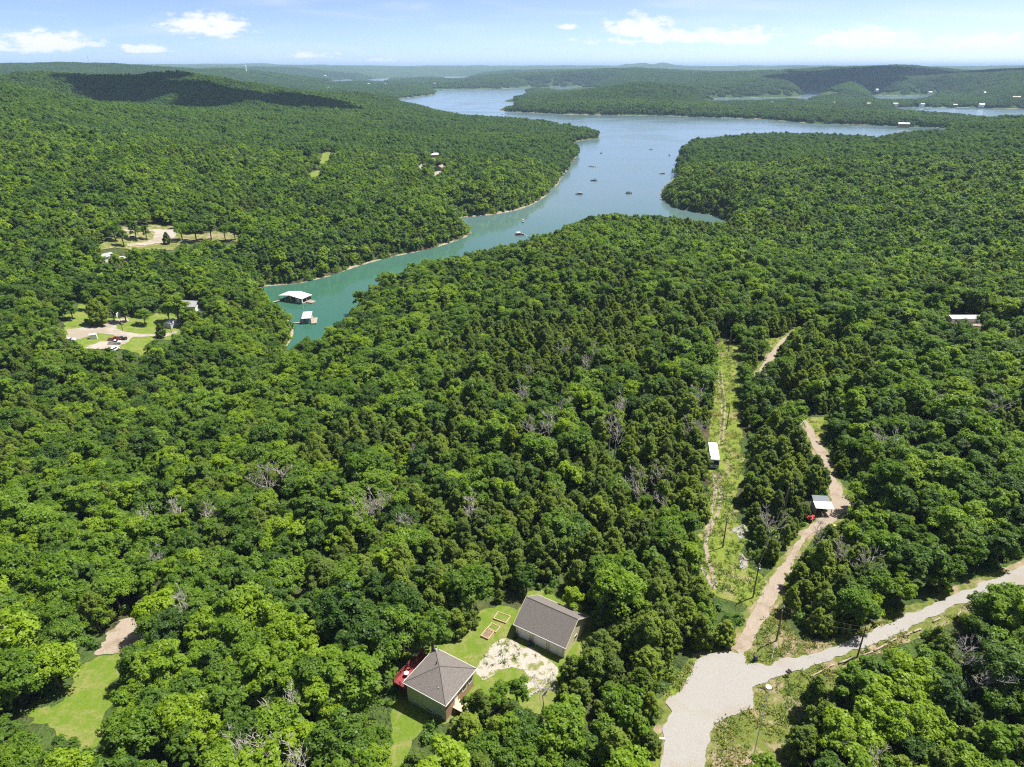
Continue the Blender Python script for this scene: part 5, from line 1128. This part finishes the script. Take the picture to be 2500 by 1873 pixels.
def scatter(name, meshes, xyz, rot, scl, tint, label, cat):
    """one object of uncountable plants: instances on points"""
    me = bpy.data.meshes.new(name); me.vertices.add(len(xyz)); me.vertices.foreach_set('co', np.asarray(xyz, np.float32).ravel())
    a = me.attributes.new('rot', 'FLOAT_VECTOR', 'POINT'); a.data.foreach_set('vector', np.asarray(rot, np.float32).ravel())
    a = me.attributes.new('scl', 'FLOAT_VECTOR', 'POINT'); a.data.foreach_set('vector', np.asarray(scl, np.float32).ravel())
    a = me.attributes.new('tint', 'FLOAT', 'POINT'); a.data.foreach_set('value', np.asarray(tint, np.float32).ravel())
    a = me.attributes.new('pick', 'INT', 'POINT'); a.data.foreach_set('value', rng.integers(0, len(meshes), len(xyz)).astype(np.int32))
    o = link(name, me); tag(o, label, None, None, 'stuff')
    ng = bpy.data.node_groups.new(name, 'GeometryNodeTree')
    ng.interface.new_socket('Geometry', in_out='INPUT', socket_type='NodeSocketGeometry'); ng.interface.new_socket('Geometry', in_out='OUTPUT', socket_type='NodeSocketGeometry')
    N, L = ng.nodes, ng.links
    gi = N.new('NodeGroupInput'); go = N.new('NodeGroupOutput'); ip = N.new('GeometryNodeInstanceOnPoints'); jn = N.new('GeometryNodeJoinGeometry')
    for m in meshes:
        po = bpy.data.objects.new(m.name, m)
        oi = N.new('GeometryNodeObjectInfo'); oi.inputs['Object'].default_value = po; oi.inputs['As Instance'].default_value = True; L.new(oi.outputs['Geometry'], jn.inputs[0])
    def attr(nm, ty):
        x = N.new('GeometryNodeInputNamedAttribute'); x.data_type = ty; x.inputs['Name'].default_value = nm; return [q for q in x.outputs if q.enabled and q.name == 'Attribute'][0]
    er = N.new('FunctionNodeEulerToRotation'); L.new(attr('rot', 'FLOAT_VECTOR'), er.inputs[0])
    L.new(gi.outputs[0], ip.inputs['Points']); L.new(jn.outputs[0], ip.inputs['Instance']); ip.inputs['Pick Instance'].default_value = True
    L.new(attr('pick', 'INT'), ip.inputs['Instance Index']); L.new(er.outputs[0], ip.inputs['Rotation']); L.new(attr('scl', 'FLOAT_VECTOR'), ip.inputs['Scale'])
    L.new(ip.outputs[0], go.inputs[0])
    md = o.modifiers.new('scatter', 'NODES'); md.node_group = ng
    return o

# ---------------------------------------------------------------- where trees stand
def clear_of(x, y, extra=0.0):
    ok = np.ones(len(x), bool)
    for P, mg in CLEAR:
        Pa = np.array(P); lo = Pa.min(0) - 8; hi = Pa.max(0) + 8
        k = np.where((x > lo[0]) & (x < hi[0]) & (y > lo[1]) & (y < hi[1]) & ok)[0]
        if len(k) == 0: continue
        bad = poly_inside(P, x[k], y[k]) | (line_dist(P, x[k], y[k]) < mg + extra)
        ok[k[bad]] = False
    return ok
def free_of_block(x, y, extra=0.0):
    ok = np.ones(len(x), bool)
    for bx, by, br_ in BLOCK: ok &= (x - bx) ** 2 + (y - by) ** 2 > (br_ + extra) ** 2
    return ok

# outlines on the photograph inside which open ground, water or buildings show: no crown may stand in front of them
SEEN = [list(P) for P in LAKE_PX] + [HAMLET, CAMP, FARLAWN1, FARLAWN2, FARYARD, FARYARD2, FARYARD3, GRAVEL, [q for q in MEADOW], TRACK[:13] + TRACK[35:], PAD, LAWN_SW, VERGE_N, GLADE,
        [(985, 1600), (1062, 1575), (1172, 1630), (1160, 1690), (1120, 1725), (1085, 1758), (990, 1722), (972, 1650)], [(1250, 1520), (1284, 1452), (1318, 1449), (1442, 1505), (1440, 1550), (1382, 1608), (1250, 1556)],
        [(1165, 1560), (1200, 1495), (1260, 1500), (1250, 1560), (1190, 1610)], [(950, 1873), (960, 1790), (985, 1730), (1040, 1770), (1000, 1800), (985, 1873)], [(1725, 1085), (1752, 1085), (1755, 1150), (1730, 1150)], [(1983, 1195), (2020, 1195), (2024, 1252), (1992, 1255)],
        [(2314, 770), (2398, 770), (2398, 790), (2314, 790)], [(1290, 1700), (1345, 1680), (1350, 1740), (1300, 1765)], [(1846, 1690), (1990, 1630), (2060, 1600), (2010, 1690), (1950, 1740), (1925, 1873), (1740, 1873), (1760, 1780), (1830, 1740)],
        [(2000, 1640), (2090, 1590), (2230, 1535), (2250, 1545), (2120, 1605), (2020, 1655)], [(443, 733), (489, 733), (489, 752), (455, 755)], [(250, 615), (268, 615), (266, 640), (250, 640)], [(285, 627), (318, 627), (318, 640), (285, 642)], [(255, 758), (282, 758), (282, 772), (255, 772)]]
def unseen_front(x, y, z, H, Rc):
    ok = np.ones(len(x), bool)
    for f, a in ((0.2, 0), (0.5, -.55), (0.5, .55), (0.72, 0), (0.95, 0)):
        r = np.hypot(x, y); u, v, _ = project(x + a * Rc * y / r, y - a * Rc * x / r, z + f * H)
        for P in SEEN:
            A = np.array(P); k = np.where(ok & (u > A[:, 0].min()) & (u < A[:, 0].max()) & (v > A[:, 1].min()) & (v < A[:, 1].max()))[0]
            if len(k): ok[k[poly_inside(P, u[k], v[k])]] = False
    return ok
# trees that the picture lets one pick out: photo pixel of the crown's middle, kind, scale, tint, label
SPECIAL = [
    (1400, 1464, 'oak', 0.62, 1.0, 'small bright green rounded tree directly behind the garage roof'),
    (120, 1615, 'oak', 0.95, 0.95, 'bright yellow-green tree at the left edge of the lower left lawn'),
    (2125, 1468, 'oak', 0.62, 1.0, 'bright lime green tree on the upper side of the right gravel road'),
    (2205, 1432, 'oak', 0.72, 0.72, 'tall green tree just right of the lime green roadside tree'),
    (2300, 1410, 'oak', 0.55, 0.7, 'leafy green tree above the right gravel road, second right of the lime tree'),
    (1215, 1690, 'oak', 0.62, 0.5, 'oak standing right in front of the house steps'),
    (1262, 1678, 'oak', 0.66, 0.42, 'darker oak between the house steps and the gravel yard'),
    (1140, 1790, 'cedar', 1.0, 0.95, 'light olive cedar just below the house steps'),
    (1210, 1800, 'cedar', 1.05, 1.0, 'light olive cedar below the yard oaks'),
    (1395, 1730, 'oak', 0.7, 0.75, 'bright leafy tree right of the round lawn with the bare tree'),
    (850, 1480, 'oak', 0.95, 0.55, 'dense oak two crowns left of the red deck'),
    (1150, 1425, 'oak', 1.0, 0.35, 'dark oak above the garden beds'),
    (1975, 905, 'oak', 0.0, 0, ''),
    (2205, 877, 'oak', 0.95, 1.0, 'bright yellow-green tree alone among the dark cedars right of the track'),
    (2345, 960, 'oak', 1.15, 0.9, 'broad bright green tree right of the lone yellow-green tree'),
    (2390, 1085, 'oak', 0.9, 0.95, 'bright yellow-green tree low in the right woods'),
    (2440, 890, 'oak', 1.1, 0.85, 'bright spreading tree near the right edge below the white trailer'),
    (2100, 1200, 'oak', 0.85, 0.85, 'bright leafy tree right of the track bend by the shed'),
    (2150, 1760, 'oak', 1.0, 0.85, 'light green spreading tree in the lower right thicket'),
    (2220, 1700, 'oak', 0.95, 0.85, 'light green tree in the middle of the lower right thicket'),
    (2070, 1800, 'oak', 1.0, 0.9, 'light green tree nearest the dry grass bank at lower right'),
    (1990, 1700, 'cedar', 0.95, 0.4, 'dark cedar at the top of the dry grass bank'),
    (2300, 1590, 'cedar', 1.2, 0.2, 'large dark cedar below the roadside logs'),
    (2190, 1615, 'oak', 0.5, 0.85, 'bright low tree beside the roadside logs')]
HAMLET_TREES = [
    (c7(640, 640), 'cedar', 2.0, 0.8, 'large cone-shaped evergreen standing on the hamlet driveway'), (c7(1320, 640), 'oak', 0.72, 0.6, 'round lawn tree with a clear trunk in the hamlet'),
    (c7(1035, 600), 'oak', 0.85, 0.4, 'dark lawn tree left of the round one in the hamlet'), (c7(1570, 830), 'cedar', 0.95, 0.2, 'dark cedar by the hamlet lane'),
    (c7(1835, 640), 'oak', 1.15, 0.8, 'bright tree beside the dark grey hamlet shed'), (c7(1690, 600), 'oak', 0.75, 0.5, 'green tree shading the dark grey hamlet shed'),
    (c7(230, 560), 'oak', 0.8, 0.4, 'oak at the left side of the hamlet lawn'), (c7(480, 420), 'oak', 0.75, 0.45, 'oak at the upper left of the hamlet lawn'),
    (c7(860, 590), 'oak', 0.6, 0.3, 'small dark oak behind the hamlet utility pole'),
    (c8(350, 330), 'oak', 0.95, 0.4, 'oak on the left of the upper campground clearing'), (c8(620, 320), 'oak', 1.1, 0.35, 'big oak in the middle of the upper clearing'), (c8(760, 310), 'oak', 0.85, 0.3, 'oak right of the big one in the upper clearing'),
    (c8(460, 400), 'oak', 0.8, 0.3, 'small oak beside the upper clearing road'), (c8(1050, 370), 'cedar', 1.1, 0.35, 'slim cedar between the two pale drives of the upper clearing'), (c8(1250, 320), 'oak', 1.1, 0.55, 'wide oak right of the pale parking area'),
    (c8(1440, 330), 'oak', 1.1, 0.4, 'second oak right of the pale parking area'), (c8(1640, 310), 'oak', 1.1, 0.45, 'third oak right of the pale parking area'), (c8(1830, 330), 'oak', 0.95, 0.5, 'fourth oak right of the pale parking area'), (c8(1960, 320), 'oak', 0.9, 0.5, 'fifth oak right of the pale parking area'),
    ((779, 414), 'oak', 0.9, 0.3, 'dark tree between the two far lawn patches'), ((768, 412), 'oak', 0.9, 0.3, 'dark tree left of the gap between the far lawn patches'), ((1052, 414), 'oak', 1.0, 0.15, 'dark tree between the far pale drive and the brown-roofed house')]
DEAD_PX = [(1322, 1745, 2, 0.9, 'bare grey tree with thin branches on the round lawn'), (1000, 1100), (1018, 1272), (345, 1280), (385, 1375), (425, 1262), (1140, 1270), (905, 1240), (1330, 1060), (1305, 1075), (1490, 1060), (1500, 1075), (1610, 1165), (1560, 1200), (1640, 1225),
           (1440, 905), (1690, 985), (1705, 1030), (1680, 1060), (1300, 900), (1280, 980), (690, 1180), (655, 1190), (500, 1270), (440, 1500), (700, 1760), (670, 1860), (590, 1840), (735, 1870), (1650, 1690), (1990, 1300), (2060, 1340), (2100, 1380),
           (2335, 1600), (2380, 1640), (2090, 1870), (1380, 860), (1460, 880), (1520, 1010), (1880, 1300), (2420, 1010), (2300, 1000), (2150, 1100), (1350, 1000), (880, 1260), (920, 1245)]

trees = []       # x, y, z, kind, scale, rot, tint, label
taken = []
def add_special(x, y, kind, s, tint, label):
    if s <= 0: return
    trees.append((x, y, gz(x, y), kind, s, random.uniform(0, 6.28), tint, label)); taken.append((x, y, 3.1 * s if kind == 'oak' else 1.9 * s))
for u, v, kind, s, tint, lab in SPECIAL:
    p = G(u, v, (6.8 if kind == 'oak' else 4.2) * max(s, .1)); add_special(p[0], p[1], kind, s, tint, lab)
for wx_, wy_, s_, t_, l_ in ((-14.9, 95.3, 1.12, 0.4, 'tall dark oak behind the back corner of the house roof'), (-23.5, 90.0, 0.95, 0.45, 'oak at the left of the red deck'), (-20.5, 95.5, 1.0, 0.5, 'oak behind the far end of the red deck')): add_special(wx_, wy_, 'oak', s_, t_, l_)
for (u, v), kind, s, tint, lab in HAMLET_TREES:
    p = G(u, v); add_special(p[0], p[1], kind, s * (1.0 if kind == 'cedar' else 1.3), tint, lab)
for i, d in enumerate(DEAD_PX):
    if len(d) > 2: p = G(d[0], d[1]); add_special(p[0], p[1], 'dead', d[3] * 0.95, 0, d[4])
    else:
        p = G(d[0], d[1], 6.0)
        if clear_of(p[:1], p[1:2])[0]: add_special(p[0], p[1], 'dead', random.uniform(1.0, 1.4), 0, None)

def forest_points(r0, r1, step, th=0.80):
    th = 0.96 if r1 < 1500 else th
    n = int(r1 * math.sin(th) / step) + 1
    ix, iy = np.meshgrid(np.arange(-n, n + 1), np.arange(0, int(r1 / (step * .866)) + 1))
    x = (ix + 0.5 * (iy % 2)) * step; y = iy * step * 0.866
    x = x.ravel() + rng.uniform(-.42, .42, x.size) * step; y = y.ravel() + rng.uniform(-.42, .42, y.size) * step
    r = np.hypot(x, y); k = (r >= r0) & (r < r1) & (np.abs(np.arctan2(x, y)) < th); return x[k], y[k]
SWAP = 950.0
def place_forest():
    x, y = forest_points(46, SWAP, 4.1)
    wd = water_dist(x, y); k = (wd > 1.2) & clear_of(x, y) & free_of_block(x, y); x, y, wd = x[k], y[k], wd[k]
    for bx, by, br_ in taken:
        k = (x - bx) ** 2 + (y - by) ** 2 > br_ ** 2; x, y, wd = x[k], y[k], wd[k]
    z = ground(x, y); u, v, w = project(x, y, z + 6)
    cn = fbm(x / 55, y / 55, 40, 3) + 0.25 * vnoise(x / 11, y / 11, 77)
    # cedars crowd the old fields round the meadow and the middle slope
    bias = -0.06 + 0.40 * np.exp(-(((u - 1850) / 420) ** 2 + ((v - 1130) / 260) ** 2)) + 0.26 * np.exp(-(((u - 1250) / 480) ** 2 + ((v - 800) / 110) ** 2)) + 0.25 * np.exp(-(((u - 1560) / 130) ** 2 + ((v - 1450) / 160) ** 2)) \
        + 0.15 * np.exp(-(((u - 700) / 300) ** 2 + ((v - 1050) / 120) ** 2)) - 0.30 * np.exp(-(((u - 450) / 500) ** 2 + ((v - 1620) / 220) ** 2)) + 0.12 * np.exp(-(((u - 2100) / 500) ** 2 + ((v - 640) / 90) ** 2)) + 0.45 * np.exp(-(((u - 2040) / 160) ** 2 + ((v - 1430) / 110) ** 2))
    ced = (cn + bias + rng.normal(0, 0.26, len(x))) > 0.27
    # thin the broadleaf crowns (wider than cedars)
    keep = ced | (rng.random(len(x)) < 0.84); x, y, z, u, v, w, ced, wd = (q[keep] for q in (x, y, z, u, v, w, ced, wd))
    s = np.where(ced, rng.normal(0.92, 0.22, len(x)), rng.normal(0.77, 0.19, len(x))); s = np.clip(s, 0.5, 1.35)
    edge = ~clear_of(x, y, 3.0); s = np.where(edge, s * 0.82, s)
    s = np.where(wd < 9, s * 0.8, s)
    k = unseen_front(x, y, z, np.where(ced, 8.3, 10.3) * s, np.where(ced, 2.6, 3.6) * s); x, y, z, u, v, w, ced, wd, s = (q[k] for q in (x, y, z, u, v, w, ced, wd, s))
    tone = fbm(x / 40, y / 40, 60, 3)
    tint = np.where(ced, np.clip(rng.normal(0.48, 0.25, len(x)) + tone * .3, 0, 1), np.clip(rng.normal(0.46, 0.21, len(x)) + tone * 0.35, 0.0, 0.95))
    br = (~ced) & (rng.random(len(x)) < np.where(wd < 12, 0.35, 0.06)); tint = np.where(br, rng.uniform(0.85, 1.0, len(x)), tint)
    # out of view or far away: never single objects
    size = np.where(ced, 2.9, 3.9) * s / w; inview = (u > 10) & (u < 2490) & (v > 150) & (v < 1870)
    rot = rng.uniform(0, 6.28, len(x)); r = np.hypot(x, y)
    done = np.zeros(len(x), bool)
    for kind, sel, cap in (('oak', ~ced, 300 - sum(t[3] == 'oak' for t in trees)), ('cedar', ced, 300 - sum(t[3] == 'cedar' for t in trees))):
        idx = np.where(sel & inview)[0]; idx = idx[np.argsort(-size[idx])][:cap]
        for i in idx: trees.append((x[i], y[i], z[i], kind, s[i], rot[i], tint[i], None))
        done[idx] = True
    for kind, sel, hi, lo in (('broadleaf', ~ced, OAK, OAK_M), ('cedar', ced, CEDAR, CEDAR_M)):
        for nm, k, ms in (('near', sel & ~done & (r < 430), hi), ('mid', sel & ~done & (r >= 430), lo)):
            k = np.where(k)[0]; sc = s[k][:, None] * rng.uniform(0.88, 1.12, (len(k), 3))
            q = np.column_stack([x[k], y[k], z[k]])
            rt = np.column_stack([rng.normal(0, .05, len(k)), rng.normal(0, .05, len(k)), rot[k]])
            scatter(kind + '_forest', [m[0] if isinstance(m, tuple) else m for m in ms], q, rt, sc, tint[k], f'unbroken {kind} woodland on the slopes ' + ('around the buildings and meadow' if nm == 'near' else 'farther back towards the lake'), 'forest')
            if nm == 'near': scatter(kind + '_forest_trunks', [m[1] for m in ms], q, rt, sc, tint[k], f'trunks standing inside the {kind} woodland', 'forest')
place_forest()

def place_far():
    for nm, r0, r1, step, ms, W in (('wooded_slopes', SWAP - 6, 2600, 15.5, PATCH_A, 18), ('wooded_hills', 2590, 9000, 36, PATCH_B, 42)):
        x, y = forest_points(r0, r1, step); wd = water_dist(x, y)
        k = (wd > W * 0.33) & clear_of(x, y, 4.0) & free_of_block(x, y, 4.0); x, y = x[k], y[k]; z = ground(x, y); k = unseen_front(x, y, z, 10.0, W * .4); x, y, z = x[k], y[k], z[k]; e = W * 0.4
        dzx = (ground(x + e, y) - ground(x - e, y)) / (2 * e); dzy = (ground(x, y + e) - ground(x, y - e)) / (2 * e)
        ang = rng.integers(0, 4, len(x)) * math.pi / 2
        # tilt with the slope, then turn: rotation = slope tilt * turn about z
        rot = np.zeros((len(x), 3))
        for i in range(len(x)):
            nrm = Vector((-dzx[i], -dzy[i], 1)).normalized(); q = Vector((0, 0, 1)).rotation_difference(nrm); m = q.to_matrix() @ Matrix.Rotation(ang[i], 3, 'Z'); rot[i] = m.to_euler()
        s = rng.uniform(0.88, 1.15, (len(x), 1)) * np.array([1, 1, 1]); s[:, 2] *= rng.uniform(0.85, 1.15, len(x))
        tint = np.clip((0.48 if W < 30 else 0.20) + fbm(x / 160, y / 160, 70, 3) * 0.45 + rng.normal(0, 0.06, len(x)), 0, 1)
        scatter(nm, ms, np.column_stack([x, y, z - 0.5]), rot, s, tint, 'wooded slopes beyond the nearer forest, down to the lake' if nm == 'wooded_slopes' else 'far wooded hills and headlands round the lake', 'forest')

ORD = ['nearest', 'second nearest', 'third nearest', 'fourth nearest', 'fifth nearest', 'sixth nearest', 'seventh nearest', 'eighth nearest', 'ninth nearest', 'tenth nearest', 'eleventh nearest', 'twelfth nearest', 'thirteenth nearest', 'fourteenth nearest', 'fifteenth nearest']
LAND = [('grey hip-roofed house', 1075, 1690), ('garage', 1345, 1540), ('white motorhome', 1742, 1120), ('gravel junction', 1740, 1680), ('white antenna dish', 1850, 1830), ('metal-roofed shed', 2005, 1225), ('lower left lawn', 215, 1720),
        ('bare earth patch', 310, 1550), ('garden beds', 1205, 1530), ('bare tree on the round lawn', 1322, 1745), ('far end of the meadow', 1780, 850), ('roadside logs', 2120, 1600), ('right-road pole', 2093, 1605),
        ('junction pole', 1895, 1565), ('lower left picture corner', 20, 1850), ('lower right picture corner', 2470, 1850), ('small glade beside the track', 1995, 1045), ('lowest meadow pole', 1764, 1337), ('right end of the gravel road', 2480, 1400),
        ('left edge level with the garden', 20, 1530), ('left edge level with the motorhome', 20, 1120)]
def plant_singles():
    lm = [(n_, *G(u, v)[:2]) for n_, u, v in LAND]; rank = {}
    order = []
    for i, t in enumerate(trees):
        if t[7]: order.append((0, i, None, None)); continue
        d = [(math.hypot(t[0] - a, t[1] - b), k) for k, (_, a, b) in enumerate(lm)]; m = min(d); order.append((m[0], i, m[1], t))
    count = {}
    noun = {'oak': 'broadleaf tree', 'cedar': 'cedar', 'dead': 'dead grey tree'}
    for dist, i, k, t in sorted(order, key=lambda q: q[0]):
        x, y, z, kind, s, rot, tint, lab = trees[i]
        tone = '' if kind == 'dead' else ('bright green ' if tint > 0.75 else 'mid-green ' if tint > 0.42 else 'dark green ') if kind == 'oak' else ('light olive ' if tint > 0.62 else 'olive ' if tint > 0.35 else 'dark ')
        grp = {'oak': 'broadleaf trees of the near woods', 'cedar': 'cedars of the near woods', 'dead': 'bare dead trees in the woods'}[kind]
        if not lab:
            n_, lx, ly = lm[k]; dx, dy = x - lx, y - ly
            side = ('right of' if dx > 0 else 'left of') if abs(dx) > abs(dy) else ('behind' if dy > 0 else 'below')
            key = (kind, tone, k, side); c = count.get(key, 0); count[key] = c + 1
            if 'corner' in n_ or 'edge' in n_: side = {'right of': 'right of', 'left of': 'left of', 'behind': 'above', 'below': 'below'}[side]
            if c < len(ORD): lab = f"{tone}{noun[kind]}, {ORD[c]} {side} the {n_}"
            else: lab = f"{noun[kind]} in the packed woods well {side} the {n_}"
        nm = {'oak': 'broadleaf_tree', 'cedar': 'cedar_tree', 'dead': 'dead_tree'}[kind]
        o = thing(nm, lab, 'tree', (x, y, z), rot, grp); o.scale = (s * random.uniform(.92, 1.08), s * random.uniform(.92, 1.08), s)
        a, b = random.choice({'oak': OAK, 'cedar': CEDAR, 'dead': DEAD}[kind]) if lab != 'bare grey tree with thin branches on the round lawn' else DEAD[2]
        link('trunk', b, o)
        c = link('branches' if kind == 'dead' else 'crown', a, o)
        if kind != 'dead': c['tint'] = float(tint)
plant_singles()
place_far()

# undergrowth along edges, weeds on open ground
def place_low():
    x, y = forest_points(46, 420, 3.0); k = (water_dist(x, y) > 1.5) & clear_of(x, y, -0.3) & free_of_block(x, y)
    x, y = x[k], y[k]; near_edge = ~clear_of(x, y, 3.2); k = near_edge & (rng.random(len(x)) < 0.45) | (rng.random(len(x)) < np.where(np.hypot(x, y) < 240, 0.40, 0.06)); x, y = x[k], y[k]
    s = rng.uniform(0.5, 1.25, len(x))[:, None] * rng.uniform(.85, 1.15, (len(x), 3)); z = ground(x, y)
    scatter('undergrowth', SHRUB, np.column_stack([x, y, z]), np.column_stack([np.zeros((len(x), 2)), rng.uniform(0, 6.28, len(x))]), s, np.clip(rng.normal(.45, .22, len(x)), 0, 1), 'low leafy undergrowth along the woodland edges', 'undergrowth')
    x, y = forest_points(330, 1300, 4.0); wd = water_dist(x, y); k = (wd > 0.6) & (wd < 7) & (rng.random(len(x)) < 0.5); x, y = x[k], y[k]; z = ground(x, y); k = unseen_front(x, y, z, 3.0, 1.0); x, y, z = x[k], y[k], z[k]
    scatter('shore_willows', SHRUB, np.column_stack([x, y, z]), np.column_stack([np.zeros((len(x), 2)), rng.uniform(0, 6.28, len(x))]), rng.uniform(1.2, 3.0, (len(x), 1)) * np.array([1, 1, 1.1]), np.clip(rng.normal(.7, .25, len(x)), 0, 1), 'light green bushes along the lake shore', 'shrubs')
    pts = []
    hard = [(P_['GRAVEL'], 0.2), (P_['TRACK'], 0.1), (P_['PAD'], -1)]
    for key, step, pr in (('MEADOW', 0.85, 0.5), ('VERGE_E', 0.75, 0.6), ('VERGE_N', 0.75, 0.7), ('VERGE_W', 0.8, 0.6), ('VERGE_J', 0.7, 0.9), ('GLADE', 1.0, 0.5), ('PAD', 0.9, 0.22), ('GLADE2', 1.0, 0.5)):
        P = P_[key]; Pa = np.array(P); lo, hi = Pa.min(0), Pa.max(0)
        gx, gy = np.meshgrid(np.arange(lo[0], hi[0], step), np.arange(lo[1], hi[1], step)); gx = gx.ravel() + rng.uniform(-.5, .5, gx.size) * step; gy = gy.ravel() + rng.uniform(-.5, .5, gy.size) * step
        k = poly_inside(P, gx, gy) & (rng.random(len(gx)) < pr * np.clip(1.0 + 2.2 * fbm(gx / 5, gy / 5, 90, 3), 0, 1.4)); gx, gy = gx[k], gy[k]
        for Q, mg in hard:
            if Q is P or mg < 0: continue
            k = ~(poly_inside(Q, gx, gy) | (line_dist(Q, gx, gy) < mg)); gx, gy = gx[k], gy[k]
        pts.append(np.column_stack([gx, gy]))
    q = np.vstack(pts); k = free_of_block(q[:, 0], q[:, 1], 0.2); q = q[k]
    n = len(q); dry = fbm(q[:, 0] / 7, q[:, 1] / 7, 95, 3)
    scatter('weeds', WEED, np.column_stack([q, ground(q[:, 0], q[:, 1]) + 0.03]), np.column_stack([np.zeros((n, 2)), rng.uniform(0, 6.28, n)]), rng.uniform(0.6, 1.5, (n, 1)) * np.ones(3) * np.array([1, 1, 1]), np.clip(0.38 + dry * 0.8 + rng.normal(0, .15, n), 0, 1), 'tufts of grass and weeds on the meadow and road verges', 'grass')
place_low()

# ---------------------------------------------------------------- air and cloud
def build_haze():
    o = MB().box(-50000, 50000, -3000, 50000, -8, 240).build('haze', M['white']); o.data.materials.clear()
    m = bpy.data.materials.new('haze_air'); m.use_nodes = True; t = m.node_tree; t.nodes.clear(); out = t.nodes.new('ShaderNodeOutputMaterial'); v = t.nodes.new('ShaderNodeVolumePrincipled')
    v.inputs['Color'].default_value = (0.50, 0.73, 1.0, 1); v.inputs['Density'].default_value = HAZE; v.inputs['Anisotropy'].default_value = 0.0
    t.links.new(v.outputs[0], out.inputs['Volume']); o.data.materials.append(m); tag(o, 'thin blue summer haze over the far hills', None, None, 'stuff')
HAZE = 5.5e-5
build_haze()
def cloud(u, D, alt, rx, ry, label, seed):
    """a fair-weather cumulus high above the hills whose shadow lies on the slope below"""
    rr = np.random.default_rng(seed); g = at_dist(u, 300, D); k = alt / math.tan(SUN_EL); c = Vector((g[0] + k * math.cos(SUN_AZ), g[1] + k * math.sin(SUN_AZ), alt)); bm = bmesh.new()
    for i in range(16):
        a, q = rr.uniform(0, 6.28), math.sqrt(rr.random()); r_ = rr.uniform(.28, .5) * min(rx, ry)
        m = Matrix.Translation((math.cos(a) * q * rx * .75, math.sin(a) * q * ry * .75, r_ * .25)) @ Matrix.Diagonal((r_ * rr.uniform(1, 1.6), r_ * rr.uniform(1, 1.5), r_ * .55, 1)); bmesh.ops.create_icosphere(bm, subdivisions=3, radius=1.0, matrix=m)
    for v in bm.verts: v.co += v.normal * float(fbm(np.array([v.co.x / 60]), np.array([v.co.y / 60 + v.co.z / 40]), seed, 3)[0]) * 22
    me = bpy.data.meshes.new('cloud'); bm.to_mesh(me); bm.free(); t = NT('cloud_white'); me.materials.append(t.done(t.bsdf((.9, .9, .9), 1.0, 0.0))); o = link('cloud', me); o.location = c; tag(o, label, None, None, 'stuff')
cloud(440, 1790, 1300, 420, 170, 'small cumulus above the left hill, casting the dark patch on it', 5)
cloud(2340, 5200, 1500, 1500, 700, 'broad cumulus above the far right hills, shading their slopes', 9)
